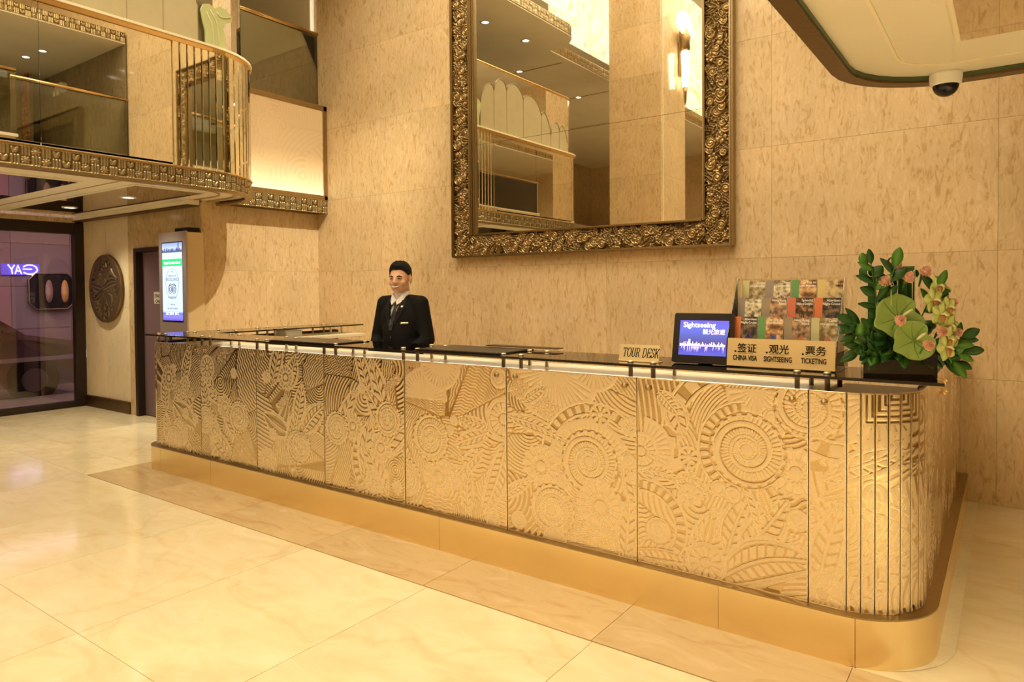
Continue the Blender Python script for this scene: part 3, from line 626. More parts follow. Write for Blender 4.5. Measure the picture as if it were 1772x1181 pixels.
for j in range(8): MB().box((3.0, -9+j*1.8, 3.70), (3.1, -9+j*1.8+1.79, 5.5)).obj('marble_slab', DARK2, ug)
MB().box((-.6, -6, 3.66), (3.1, 3.9, 3.70)).obj('gallery_floor', SOFF, ug)
MB().tube([(-.55, -6, 4.6), (-.55, 3.9, 4.6)], .026, BRASSR).obj('handrail', BRASSR, ug); MB().box((-.56, -6, 3.7), (-.545, 3.9, 4.56)).obj('glass_sheet', CLEAR, ug)
for i, (x, y) in enumerate(((.9, 2.4), (1.0, .2), (.9, -2.0), (1.0, -4.2), (2.2, 1.3), (2.2, -1.0))): downlight(x, y, 5.498, 'recessed downlight under the long right upper gallery, %s from the counter wall' % ['first', 'second', 'third', 'fourth', 'rear first', 'rear second'][i], group='downlights under the right upper gallery', power=12, src=i in (0, 2))
MB().box((-.2, 3.9, 5.5), (XR-.1, 5.57, 5.68)).obj('slab', SOFF, ug)
frieze('frieze', Path([(-.2, 5.57), (-.2, 3.9)]), 0, 1.67, 5.52, 5.68, ug)
for i, (x, y) in enumerate(((1.2, 4.9), (1.75, 4.85))): downlight(x, y, 5.498, ['larger-looking', 'smaller-looking'][i]+' recessed downlight under the right upper gallery', group='downlights under the right upper gallery', power=10, src=i == 0)
ls = empty('lattice_screen', (3.2, 5.2, 3.7), 'orange timber lattice screen reflected in the balcony mirror', 'screen')
mb = MB(); OR = mat('orange_timber', (.55, .20, .06), .4)
for i in range(9): mb.box((-.5+i*.12, 0, 0.002), (-.5+i*.12+.03, .03, 1.79))
for j in range(16): mb.box((-.5, 0, j*.115), (.49, .03, j*.115+.03))
mb.obj('lattice', OR, ls)
el = empty('emergency_light', (2.1, 5.5, 5.1), 'twin-headed emergency light reflected in the balcony mirror', 'emergency light')
MB().bbox((-.14, -.03, 0), (.14, .06, .16)).obj('housing', WHITE, el)
for s in (-.07, .08): MB().lathe([(.02, 0), (.05, -.03), (.055, -.07), (0.0, -.075)], (s, -.02, -.03), CHROME, 16, 'y').obj('lamp_head', CHROME, el)

# dome camera
sc = empty('security_camera', (-.25, 3.80, 2.45), 'white dome security camera with dark bubble under the right soffit', 'camera')
MB().lathe([(.066, 0), (.068, -.012), (.064, -.05), (.058, -.056), (0, -.056)], m=WHITE).obj('housing', mat('camera_white', (.86, .78, .66), .4), sc)
MB().lathe([(.056, -.052)]+[(.054*math.cos(t), -.055-.052*math.sin(t)) for t in np.linspace(0, PI/2, 10)], m=BLKPL).obj('bubble', mat('bubble_black', (.02, .02, .025), .05, coat=1), sc)

# columns and sconces behind the camera (seen in the big mirror and as a glint on the marble)
def column(y, label):
    c = empty('column', (-5.35, y, 0), label, 'column', None)
    for j in range(9):
        z0, z1 = ZR[j], ZR[j+1]
        MB().box((-.49, -.54, z0+.001), (.49, .54, z1-.001)).obj('marble_slab', WALLM, c)
    MB().box((.47, .45, 0), (.50, .48, ZR[9])).obj('bead', CREAMB, c)
def sconce(x, y, z, label):
    s = empty('wall_sconce', (x, y, z), label, 'sconce')
    MB().lathe([(.004, -.62), (.022, -.56), (.03, -.40), (.045, -.30)], m=BRP, n=14).obj('finial', BRP, s)
    MB().lathe([(.045, -.30), (.06, -.1), (.075, .30), (.06, .34)], m=LAMPW, n=14).obj('glass_tube', LAMPW, s)
    MB().lathe([(.06, .34), (.09, .38), (.08, .5), (.10, .6), (.03, .75)], m=BRP, n=16).obj('collar', BRP, s)
    for k in range(13):
        a = math.radians(-75+150*k/12); d = Vector((0, math.sin(a), math.cos(a))); p0 = Vector((0, 0, .62)); p1 = p0+d*.42; w = Vector((0, math.cos(a), -math.sin(a)))*.032; n_ = Vector((.02, 0, 0))
        MB().add([p0-w*.3-n_, p0+w*.3-n_, p1+w-n_, p1-w-n_, p0-w*.3+n_, p0+w*.3+n_, p1+w+n_, p1-w+n_], [(0, 1, 2, 3), (7, 6, 5, 4), (0, 4, 5, 1), (1, 5, 6, 2), (2, 6, 7, 3), (3, 7, 4, 0)], LAMPF).obj('fan_blade', LAMPF, s)
    MB().bbox((-.1, -.04, -.1), (-.01, .04, .7)).obj('wall_plate', BRP, s)
column(-.55, 'marble column reflected in the middle of the big framed mirror'); column(-7.4, 'marble column furthest behind the counter front')
sconce(-4.74, -.8, 5.35, 'lit fan-shaped wall sconce reflected at the top of the big mirror')
sconce(-4.74, -7.4, 5.75, 'lit fan-shaped wall sconce whose glint shows on the marble right of the mirror')

# ================================================================ BIG MIRROR
bmr = empty('wall_mirror', (0, 0, 0), 'big mirror in a carved bronze frame of scrolls and shells on the back wall', 'mirror')
YM = YB-.02
x0, x1, z0, zt = -4.74, -1.80, 1.80, 4.75; ix0, ix1, iz0, izt = -4.44, -2.05, 2.035, 4.50
MB().box((x0+.03, YM-.02, z0+.03), (x1-.03, YM, zt-.03)).obj('backing', BRD, bmr)
zj = 2.94
MB().box((ix0-.02, YM-.032, iz0-.02), (ix1+.02, YM-.022, zj-.0015)).obj('mirror_pane', MIRR, bmr); MB().box((ix0-.02, YM-.032, zj+.0015), (ix1+.02, YM-.022, izt+.02)).obj('mirror_pane', MIRR, bmr)
def frame_strip(a0, a1, b0, b1, seed, name='carved_frame'):
    R = Relief(a0, a1, b0, b1, .0042, seed); R.flow(40, .03); R.H = R.H*.3; rr = R.r; w = min(a1-a0, b1-b0); ln = max(a1-a0, b1-b0); vert = (b1-b0) > (a1-a0)
    for i in range(int(ln/.02)):
        t = rr.uniform(0, 1)*ln; c = rr.uniform(.1, .9)*w; x, z = (a0+c, b0+t) if vert else (a0+t, b0+c); an = rr.uniform(0, 2*PI); l = rr.uniform(.06, .11)
        R.leaf(x-math.cos(an)*l, z-math.sin(an)*l, x+math.cos(an)*l, z+math.sin(an)*l, rr.uniform(.018, .032), rr.uniform(-.03, .03), plain=True)
    for i in range(int(ln/.040)):
        t = (i+rr.uniform(.1, .9))*.040; c = rr.uniform(.12, .88)*w; x, z = (a0+c, b0+t) if vert else (a0+t, b0+c); k = rr.randint(8); r = rr.uniform(.028, .052); d = rr.choice([-1, 1])
        if k < 4: R.scroll(x, z, r, d)
        elif k < 6: R.ammon(x, z, r, d, 2, 10)
        elif k == 6: R.daisy(x, z, r, 5)
        else: R.leaf(x, z, x+rr.uniform(-.1, .1), z+rr.uniform(.05, .1), .022, .02, plain=True)
    R.soften(1); e = .006
    R.H = np.clip(R.H, 0, 1)
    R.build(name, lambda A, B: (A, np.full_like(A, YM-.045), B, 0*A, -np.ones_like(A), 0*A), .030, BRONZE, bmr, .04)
frame_strip(x0+.03, ix0-.075, z0+.02, zt-.02, 21); frame_strip(ix1+.018, x1-.03, z0+.02, zt-.02, 22); frame_strip(ix0-.075, ix1+.018, z0+.02, iz0-.018, 23); frame_strip(ix0-.075, ix1+.018, izt+.02, zt-.02, 24)
mb = MB()
mb.bbox((x0, YM-.095, z0), (x0+.03, YM, zt), bev=.012).bbox((x1-.03, YM-.095, z0), (x1, YM, zt), bev=.012).bbox((x0, YM-.095, z0-.0), (x1, YM, z0+.022), bev=.01).bbox((x0, YM-.095, zt-.022), (x1, YM, zt), bev=.01)
mb.obj('outer_moulding', BRP, bmr)
mb = MB()
mb.bbox((ix0-.075, YM-.085, iz0-.02), (ix0-.03, YM-.02, izt+.02), bev=.015).bbox((ix0-.03, YM-.065, iz0-.02), (ix0, YM-.02, izt+.02), bev=.01).bbox((ix1, YM-.085, iz0-.02), (ix1+.018, YM-.02, izt+.02), bev=.008).bbox((ix0, YM-.085, iz0-.018), (ix1, YM-.02, iz0), bev=.008).bbox((ix0, YM-.085, izt), (ix1, YM-.02, izt+.018), bev=.008)
mb.obj('inner_moulding', BRP, bmr)

# ================================================================ RECEPTION COUNTER
rc = empty('reception_counter', (0, 0, 0), 'long reception counter with etched gold glass panels, rounded ends and brass plinth', 'counter')
PY = 2.94; PXR = -.268; PXL = -5.89
# travel with the outside on the right-hand side: right wall end -> -Y, corner, then -X along the front, corner, +Y back
cpth = Path([(PXR, 5.58), (PXR, PY), (PXL, PY), (PXL, 4.95)], {1: .27, 2: .15})
# outward for -Y travel: right-hand is -X ... so reverse the travel instead
cpth = Path([(PXL, 4.95), (PXL, PY), (PXR, PY), (PXR, 5.58)], {1: .15, 2: .27})
# travel -Y along the left (right-hand = -X, outside), +X along front (right-hand = -Y, outside), +Y along right (right-hand = +X, outside)
def s_of_x(x): # arclength on straight front
    i = 25; sfront0 = cpth.S[np.argmin(np.abs(cpth.P[:, 0]-(PXL+.15))+np.abs(cpth.P[:, 1]-PY))]; return sfront0+(x-(PXL+.15))
SF = s_of_x
sc0 = SF(PXR-.27); sc1 = sc0+.27*PI/2
def etched(name, s0, s1, paint, cell, z0=.196, z1=1.055, seed=0):
    g = .0028 if cell > .0033 else .0015; R = Relief(s0+g, s1-g, z0, z1, cell, seed); R.flow(14, .020, .25 if cell < .0037 else .6) if name == 'etched_panel' else R.flow(6, .03, 0); paint(R); R.soften(1); R.border(.004, .45)
    def fn(A, B):
        x, y, nx, ny = cpth.at(A); return x, y, B, nx, ny, 0*A
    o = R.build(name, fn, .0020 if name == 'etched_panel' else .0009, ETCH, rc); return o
def rnd(seed, na=2, ng=2, nl=7, nw=1):
    def p(R):
        r = np.random.RandomState(seed); a0, a1, b0, b1 = R.b; U = lambda: (r.uniform(a0+.05, a1-.05), r.uniform(b0+.06, b1-.1))
        R.arcband(r.uniform(a0, a1), r.uniform(.3, .5), .2, .27, r.uniform(0, 2), r.uniform(3.5, 5), 30)
        for i in range(nl):
            x, z = U(); an = r.uniform(.3, 2.8); l = r.uniform(.24, .42); R.leaf(x, z-.15, x+math.cos(an)*l, z-.15+math.sin(an)*l, r.uniform(.045, .075), r.uniform(-.03, .03), r.randint(7, 11), r.rand() < .2)
        for i in range(3): x, z = U(); R.daisy(x, z, r.uniform(.035, .05))
        for i in range(nw): x, z = U(); R.wheel(x, z, r.uniform(.07, .1), r.randint(10, 16))
        for i in range(ng): x, z = U(); R.gear(x, z, r.uniform(.08, .11))
        for i in range(na): x, z = U(); R.ammon(x, z, r.uniform(.09, .13), r.choice([-1, 1]))
        x, z = U(); R.zig([(x, z), (x+.12, z+.1)], .03)
    return p
def pA(R):
    X = SF
    R.fan(X(-1.86), 1.06, .26, PI, 2*PI, 22); R.fan(X(-1.623), 1.10, .13, PI, 2*PI, 14); R.zig([(X(-2.12), .98), (X(-1.86), .84)], .05, .02)
    R.arcband(X(-1.64), .62, .235, .30, .9, 3.0, 34); R.fan(X(-1.66), .60, .235, .1, 3.2, 26)
    R.leaf(X(-2.15), .80, X(-1.78), .70, .035, .02, 12); R.leaf(X(-2.2), .36, X(-1.98), .50, .03); R.leaf(X(-2.05), .88, X(-1.9), .98, .03); R.leaf(X(-1.47), .16, X(-1.44), .5, .05, 0, 8); R.leaf(X(-1.40), .42, X(-1.46), .72, .045)
    R.gear(X(-1.94), .564, .112); R.daisy(X(-1.80), .5, .05); R.daisy(X(-1.44), .82, .05); R.scroll(X(-1.45), .66, .04); R.scroll(X(-1.43), .58, .03, -1)
    R.ammon(X(-1.66), .625, .145, -1); R.gear(X(-1.60), .415, .128, 18); R.ammon(X(-1.875), .35, .125, 1, 3.4, 40); R.wheel(X(-1.598), .862, .056, 8, True); R.scroll(X(-2.08), .26, .05)
    R.fan(X(-1.86), .2, .07, 0, PI, 9)
def pB(R):
    X = SF
    R.arcband(X(-.93), .80, .27, .36, 1.9, 4.0, 20); R.fan(X(-.86), 1.04, .13, PI, 2*PI, 12); R.leaf(X(-1.24), .98, X(-1.18), .80, .05, 0, 6); R.leaf(X(-1.30), 1.0, X(-1.2), .9, .035)
    R.fan(X(-1.38), .72, .155, -1.2, 1.5, 14); R.wheel(X(-1.385), .715, .088, 18); R.arcband(X(-.90), .775, .155, .215, 1.6, 5.4, 34)
    R.leaf(X(-1.38), .62, X(-1.19), .60, .028, .02); R.leaf(X(-1.22), .60, X(-1.12), .64, .028); R.zig([(X(-1.16), .64), (X(-1.06), .56)], .025)
    R.leaf(X(-1.15), .30, X(-1.02), .52, .035, .0, 7); R.leaf(X(-.985), .32, X(-.885), .60, .062, .01, 8); R.leaf(X(-.93), .34, X(-.73), .60, .068, -.01, 10)
    R.leaf(X(-1.08), .34, X(-1.05), .46, .03, 0, 6, True); R.leaf(X(-.93), .66, X(-.84), .40, .03); R.leaf(X(-.85), .64, X(-.80), .5, .022, plain=True)
    R.leaf(X(-.92), .30, X(-.68), .44, .045, .01, 8); R.leaf(X(-.90), .33, X(-.66), .40, .035); R.leaf(X(-1.02), .20, X(-.60), .36, .085, .05, 13); R.leaf(X(-1.45), .24, X(-1.10), .25, .055, .03, 12)
    R.arcband(X(-1.37), .38, .15, .21, -.6, 1.7, 30); R.scroll(X(-1.30), .36, .06, 1); R.scroll(X(-.695), .52, .045, -1)
    R.daisy(X(-1.153), .545, .055, 10); R.wheel(X(-1.155), .715, .05, 8, True); R.gear(X(-.703), .712, .105, 13); R.scroll(X(-.80), .93, .035); R.scroll(X(-.78), .87, .035, -1); R.scroll(X(-1.02), .60, .035); R.scroll(X(-.96), .58, .035, -1); R.daisy(X(-.77), .80, .035, 6)
    R.ammon(X(-.655), .985, .125, 1, 2.8, 30); R.ammon(X(-.90), .78, .148, -1, 2.8, 44); R.wheel(X(-1.08), .26, .092, 12)
def pC(R):
    X = SF
    R.fan(X(-2.75), .84, .18, 0, PI, 20); R.fan(X(-2.62), 1.05, .15, PI, 2*PI, 16); R.leaf(X(-2.27), .70, X(-2.53), .60, .042, 0, 8); R.leaf(X(-2.32), .60, X(-2.52), .42, .042, 0, 8); R.leaf(X(-2.26), .72, X(-2.5), .76, .03); R.leaf(X(-2.16), .66, X(-2.33), .23, .06, .02, 13)
    R.leaf(X(-2.42), .22, X(-2.40), .5, .04, .02, 8); R.leaf(X(-2.6), .52, X(-2.42), .50, .02, plain=True); R.scroll(X(-2.5), .40, .035); R.scroll(X(-2.52), .74, .03); R.scroll(X(-2.55), .68, .03, -1)
    R.gear(X(-2.638), .405, .118, 16); R.ammon(X(-2.70), .62, .128, 1, 3.2, 42); R.wheel(X(-2.175), .78, .115, 16); R.ammon(X(-2.9), .35, .12, -1)
    R.scroll(X(-2.2), 1.0, .06); R.scroll(X(-2.25), .22, .05)
def pH(R):
    X = SF
    R.leaf(X(-.62), .25, X(-.53), .62, .06, .01, 9); R.arcband(X(-.55), 1.0, .14, .22, 3, 6.2, 12); R.leaf(X(-.6), .70, X(-.25), .84, .05, .02, 9); R.leaf(X(-.62), .62, X(-.2), .78, .04, 0, 10, True)
    R.leaf(X(-.50), .22, X(-.22), .46, .05, .02, 9); R.leaf(X(-.46), .40, X(-.28), .66, .055, 0, 8); R.leaf(X(-.2), .3, X(-.0), .5, .05); R.fan(X(-.4), 1.05, .2, PI, 2*PI, 14); u_ = np.maximum(np.abs(R.A-X(-.33))*1.0, np.abs(R.B-1.06)); kk = (u_ < .13); R.H = np.where(kk, np.where(np.mod(u_/.022, 1) > .4, .6, .06), R.H)
    R.wheel(X(-.60), .24, .09, 12); R.scroll(X(-.42), .66, .06); R.daisy(X(-.33), .86, .05, 5); R.ammon(X(-.10), .40, .10, 1); R.ammon(X(-.655), .985, .125, 1, 2.8, 30); R.gear(X(-.08), .68, .08); R.arcband(X(-.5), .3, .3, .36, .2, 1.4, 30); R.daisy(X(-.22), .58, .04)
jx = [-5.75, -5.092, -4.369, -3.628, -2.9, -2.154, -1.405, -.655]
etched('etched_panel', SF(-5.75), SF(-5.092), rnd(4), .0042, seed=4); etched('etched_panel', SF(-5.092), SF(-4.369), rnd(9), .0040, seed=5)
etched('etched_panel', SF(-4.369), SF(-3.628), rnd(15), .0040, seed=6); etched('etched_panel', SF(-3.628), SF(-2.9), rnd(28, 2, 2, 8), .0038, seed=7)
etched('etched_panel', SF(-2.9), SF(-2.154), pC, .0036, seed=8); etched('etched_panel', SF(-2.154), SF(-1.405), pA, .0031, seed=9); etched('etched_panel', SF(-1.405), SF(-.655), pB, .0027, seed=12)
e2 = [SF(-.655), SF(-.515)]+[SF(-.515)+(sc1-SF(-.515))*k/8 for k in range(1, 9)]
for a, b in zip(e2[:-1], e2[1:]): etched('etched_strip', a, b, pH, .0032, seed=13)
sl = [cpth.S[0]+.001, .95, cpth.S[1]]; s_front = SF(-5.75)
for a, b in ((.001, .9), (.9, 1.845), (1.845, s_front)): etched('etched_panel', a, b, rnd(40), .012)
for a, b, c in ((sc1, sc1+.70, .007), (sc1+.70, sc1+1.6, .009), (sc1+1.6, cpth.len-.002, .01)): etched('etched_panel', a, b, rnd(int(a*10) % 50, 1, 1, 4), c, seed=3)
# core, plinth, top
def ring(off, z0, z1, name, m, n=200, thick=.02):
    mb = MB(); sweep_band(mb, cpth, 0, cpth.len, off-thick, off, z0, z1, m, n); return mb.obj(name, m, rc)
ring(-.010, 0.0, 1.05, 'core', DARKFR, 260, .02)
kj = [0, 2.2, SF(-4.9), SF(-2.6), SF(-1.009), SF(-.485), sc1+.05, sc1+1.3, cpth.len]
for a, b in zip(kj[:-1], kj[1:]):
    mb = MB(); sweep_band(mb, cpth, a+.0008, b-.0008, 0, .042, .0, .190, BRASS, 60); mb.obj('plinth_plate', BRASS, rc)
mb = MB(); sweep_band(mb, cpth, 0, cpth.len, 0, .044, .190, .196, BRP, 260); mb.obj('plinth_lip', BRD, rc)
# inner deck (cream) behind the panels
MB().bbox((-5.80, 2.975, 1.01), (-.62, 3.42, 1.035)).bbox((-5.87, 3.1, 1.0), (-5.38, 4.90, 1.03)).obj('deck', CREAM, rc)
MB().bbox((-5.38, 3.40, .0), (-.65, 3.43, 1.01)).obj('inner_panel', CREAM, rc)
MB().prism([(-.62, 2.97), (-.52, 2.97), (-.40, 3.0), (-.32, 3.08), (-.30, 3.2), (-.30, 3.5), (-.62, 3.5)], 1.0, 1.02, DARKFR).obj('deck', DARKFR, rc)
MB().bbox((-.31, 3.3, 1.0), (-.285, 5.57, 1.055)).obj('cap', BRD, rc)
# round fixings on the panels
for jx_ in jx[1:]:
    for d in (-.06, .06):
        MB().lathe([(.0, 0), (.013, 0), (.013, -.010), (.010, -.013), (0, -.013)], (jx_+d, PY-.002, 1.012), BRP, 16, 'y').obj('fixing', BRP, rc)
for yy in (3.93, 4.83, 5.52):
    for dz in (0, .05):
        for dy in (-.05, .05): MB().lathe([(.0, 0), (.008, 0), (.008, .018), (0, .021)], (PXR+.002, yy+dy*(1 if yy < 5.5 else .3), .955+dz), GOLD, 12, 'x').obj('fixing', GOLD, rc)
# glass shelf on standoffs
gs = empty('glass_countertop', (0, 0, 0), 'smoked glass shelf carried on paired chrome pins along the counter', 'countertop')
GZ0, GZ1 = 1.104, 1.116
def rpoly(pts, rads, k=8):
    out = []; n = len(pts)
    for i, p in enumerate(pts):
        r = rads[i]; p = Vector(p)
        if not r: out.append(tuple(p)); continue
        a = (Vector(pts[i-1])-p).normalized(); b = (Vector(pts[(i+1) % n])-p).normalized(); c = p+(a+b)*r
        for j in range(k+1): t = PI/2*j/k; q_ = c-b*r*math.cos(t)-a*r*math.sin(t); out.append(tuple(q_))
    return out
gp = rpoly([(-5.93, 2.92), (-.19, 2.92), (-.30, 3.32), (-5.50, 3.32), (-5.50, 4.98), (-5.90, 4.98)], [.04, 0, .0, 0, .0, 0])
gm = MB().prism(gp, GZ0, GZ1, SMOKE)
for i in range(len(gm.f)):
    if i >= 2: gm.m[i] = gm.mi(SMOKEE)
gm.obj('glass_sheet', SMOKE, gs)
MB().box((-5.4, 3.300, 1.094), (-.72, 3.316, 1.1035)).obj('light_strip', mat('strip_glow', (1, 1, 1), .5, emit=(1, .88, .66), es=7), gs)  # unseen strip lamp, added beneath the shelf to brighten the cream deck
pins = []
for jx_ in [-5.75]+jx[1:]:
    for d in (-.055, .06): pins += [(jx_+d, 2.99), (jx_+d, 3.24)]
for yy in (3.95, 4.06, 4.60, 4.74, 3.55): pins += [(-5.84, yy), (-5.56, yy)]
pm = MB().lathe([(0, 1.035), (.010, 1.035), (.010, GZ0), (.013, GZ0), (.013, GZ0-.004), (.0, GZ0-.004)], m=CHROME, n=12)
pm2 = MB().lathe([(.0, 1.035), (.0105, 1.035), (.0105, GZ0-.003), (.0145, GZ0-.002), (.0145, GZ0)], m=CHROME, n=12).lathe([(0.015, GZ1), (.015, GZ1+.006), (.012, GZ1+.009), (0, GZ1+.009)], m=CHROME, n=12).mesh('standoff', CHROME)
for p in pins: link('standoff', pm2, gs, (p[0], p[1], 0))

# ================================================================ THINGS ON THE COUNTER
T = GZ1
# black leather desk pads
def pad(x0, x1, y0, y1, label):
    o = empty('desk_pad', ((x0+x1)/2, (y0+y1)/2, T), label, 'desk pad'); w, d = (x1-x0)/2, (y1-y0)/2
    MB().bbox((-w, -d, 0), (w, d, .006), bev=.002).obj('cover', BLACK, o)
    MB().bbox((-w+.01, -d+.01, .006), (w-.01, d-.01, .008)).obj('writing_surface', mat('pad_top'+str(x0), (.05, .04, .035), .3), o)
pad(-4.24, -3.56, 2.96, 3.28, 'black leather desk pad on the glass left of the clerk'); pad(-2.83, -2.22, 2.96, 3.30, 'black leather desk pad on the glass right of the clerk')
o = empty('desk_pad', (-2.3, 3.30, T), 'slim grey folder at the back right corner of a desk pad', 'folder'); MB().bbox((-.25, -.03, .013), (.25, .05, .018)).obj('cover', BRD, o)
ps = empty('paper_stack', (-5.62, 4.15, 1.03), 'small stack of white leaflets on the cream desk left of the clerk', 'papers')
for k in range(8): MB().bbox((-.07+random.uniform(-.004, .004), -.1, k*.008), (.07+random.uniform(-.004, .004), .1, k*.008+.007)).obj('leaflet', WHITE, ps)

# TOUR DESK sign with serif capitals drawn by a broad pen
ts = empty('desk_sign', (-1.44, 3.03, T), 'small brass TOUR DESK sign on the glass countertop', 'sign')
tilt = math.radians(14); yu = Vector((0, math.sin(tilt), math.cos(tilt))); nrm = Vector((0, -math.cos(tilt), math.sin(tilt)))
SGN = mat('sign_plate', (.86, .70, .40), .28, .6)
def plane_box(a0, a1, b0, b1, t, m): # a along X, b along yu, thickness backwards
    f = lambda a, b, d: tuple(Vector((a, 0, .004))+yu*b-nrm*d); return MB().fprism([(a0, b0), (a1, b0), (a1, b1), (a0, b1)], f, t, m)
plane_box(-.103, .103, 0, .078, .003, SGN).obj('plate', SGN, ts)
MB().bbox((-.105, -.012, 0), (.105, .05, .004)).obj('foot', SGN, ts)
def pen(mb, pts, thick, thin, fn, m):
    pts = [Vector(p) for p in pts]; L = []; Rr = []
    for i, p in enumerate(pts):
        t = (pts[min(i+1, len(pts)-1)]-pts[max(i-1, 0)]).normalized(); w = (thin+(thick-thin)*abs(t.y)**1.6)/2
        if abs(t.y) > .5: o_ = Vector((w/max(abs(t.y), .5), 0))
        else: o_ = Vector((-t.y, t.x))*w
        if t.y > 0.5: o_ = -o_
        n_ = Vector((-t.y, t.x)); o_ = n_*w
        L.append(p+o_); Rr.append(p-o_)
    v = [fn(*q) for q in L]+[fn(*q) for q in Rr]; n = len(pts); mb.add(v, [(i, i+1, n+i+1, n+i) for i in range(n-1)], m)
def serif_word(word, x, y, h, fn, m, sx=.62, name='lettering', parent=None):
    mb = MB(); K, k = .21, .07
    E = lambda cx, cy, rx, ry, a, b, n=20: [(cx+rx*math.cos(math.radians(a+(b-a)*i/n)), cy+ry*math.sin(math.radians(a+(b-a)*i/n))) for i in range(n+1)]
    V = lambda X, a=0, b=1, w=K: ('v', X, a, b, w)
    G = {'T': (.95, [[(.475, 0), (.475, 1)], [(.03, .97), (.92, .97)], [(.05, 1), (.05, .78)], [(.90, 1), (.90, .78)], [(.28, .02), (.67, .02)]]),
         'O': (1.0, [E(.5, .5, .42, .49, 0, 360, 36)]),
         'U': (1.0, [[(.2, 1), (.2, .35)]+E(.5, .33, .3, .31, 180, 360), [(.8, .33), (.8, 1)], [(.04, .98), (.38, .98)], [(.66, .98), (.96, .98)]]),
         'R': (1.0, [[(.2, 0), (.2, 1)], [(.05, .98), (.2, .98), (.5, .98)], E(.48, .745, .28, .235, 90, -90), [(.2, .51), (.5, .51)], [(.48, .5), (.72, .15), (.86, .02)], [(.04, .02), (.38, .02)], [(.78, .02), (.98, .02)]]),
         'D': (1.02, [[(.2, 0), (.2, 1)], [(.05, .98), (.46, .98)], E(.44, .5, .46, .48, 90, -90), [(.05, .02), (.46, .02)]]),
         'E': (.9, [[(.2, 0), (.2, 1)], [(.05, .98), (.80, .98)], [(.2, .52), (.6, .52)], [(.05, .02), (.84, .02)], [(.79, 1), (.79, .78)], [(.83, 0), (.83, .24)], [(.6, .64), (.6, .4)]]),
         'S': (.82, [E(.42, .73, .27, .25, 30, 240, 16)+E(.40, .27, .29, .25, 60, -150, 16), [(.68, .98), (.68, .72)], [(.12, .02), (.12, .3)]]),
         'K': (1.02, [[(.2, 0), (.2, 1)], [(.82, .96), (.28, .45)], [(.42, .58), (.72, .2), (.86, .02)], [(.04, .98), (.38, .98)], [(.04, .02), (.38, .02)], [(.62, .98), (.96, .98)], [(.7, .02), (1, .02)]]), ' ': (.5, [])}
    for ch in word:
        w, st = G[ch]
        for s_ in st: pen(mb, s_, K, k, lambda a, b: fn(x+a*h*sx, y+b*h), m)
        x += w*h*sx*1.04
    return mb.obj(name, m, parent)
serif_word('TOUR DESK', -.088, .018, .044, lambda a, b: tuple(Vector((a+b*.12, 0, .004))+yu*b+nrm*.0006), BLKPL, .50, parent=ts)

# digital photo frame
df = empty('digital_photo_frame', (-1.145, 3.06, T), 'black digital photo frame reading Sightseeing on a blue screen', 'screen')
df.rotation_euler = (0, 0, math.radians(2)); tilt = math.radians(12); yu = Vector((0, math.sin(tilt), math.cos(tilt))); nrm = Vector((0, -math.cos(tilt), math.sin(tilt)))
f = lambda a, b, d: tuple(Vector((a, 0, .006))+yu*b-nrm*d)
rr_ = rpoly([(-.138, 0), (.138, 0), (.138, .232), (-.138, .232)], [.01]*4, 5)
MB().fprism(rr_, f, .022, BLKPL).obj('bezel', BLKPL, df)
MB().add([f(a, b, d) for a, b, d in ((-.03, .02, .022), (.03, .02, .022), (.03, .12, .022), (-.03, .12, .022), (-.03, 0, .09), (.03, 0, .09))], [(0, 1, 2, 3), (0, 4, 5, 1), (3, 2, 5, 4), (0, 3, 4), (1, 5, 2)], BLKPL).obj('stand', BLKPL, df)
def screenmat(name, c0, c1, st=1.0, axis='Z', lo=0, hi=.2, pat=None):
    m = bpy.data.materials.new(name); m.use_nodes = True; nt = m.node_tree; N = nt.nodes.new; L = nt.links.new; b = nt.nodes['Principled BSDF']
    tc = N('ShaderNodeTexCoord'); sp = N('ShaderNodeSeparateXYZ'); L(tc.outputs['Object'], sp.inputs[0]); mr = N('ShaderNodeMapRange'); mr.inputs['From Min'].default_value = lo; mr.inputs['From Max'].default_value = hi
    L(sp.outputs[axis], mr.inputs[0]); r = ramp(nt, [(0, c0), (1, c1)] if not pat else pat); L(mr.outputs[0], r.inputs[0]); L(r.outputs[0], b.inputs['Emission Color']); b.inputs['Emission Strength'].default_value = st
    b.inputs['Base Color'].default_value = (.01, .01, .01, 1); b.inputs['Roughness'].default_value = .15; return m
BL = screenmat('blue_screen', None, None, 1.0, 'Z', .04, .21, [(0, (.16, .17, .85)), (.28, (.10, .09, .62)), (.34, (.16, .12, .40)), (.45, (.13, .15, .55)), (.7, (.17, .22, .95)), (1, (.22, .14, .95))])
MB().fprism([(-.108, .036), (.118, .036), (.118, .198), (-.108, .198)], lambda a, b, d: f(a, b, -.001+d*.2), .002, BL).obj('display', BL, df)
WE = mat('white_glow', (1, 1, 1), .5, emit=(.95, .95, 1), es=1.6); PKE = mat('pink_glow', (1, 1, 1), .5, emit=(1, .62, .85), es=1.3); VIE = mat('violet_glow', (1, 1, 1), .5, emit=(.75, .55, 1), es=1.3)
def wr_(s, size, a, b, m, par, ff, **k):
    o3 = Vector(ff(a, b, -.0022)); xd = Vector(ff(a+1, b, 0))-Vector(ff(a, b, 0)); yd = Vector(ff(a, b+1, 0))-Vector(ff(a, b, 0)); return text(s, size, o3, xd, yd, m, 'lettering', par, **k)
wr_('Sightseeing', .034, -.092, .166, WE, df, f, bold=.012); wr_('觀光旅遊', .026, .000, .136, PKE, df, f, bold=.006)
mb = MB(); rs = random.Random(5)
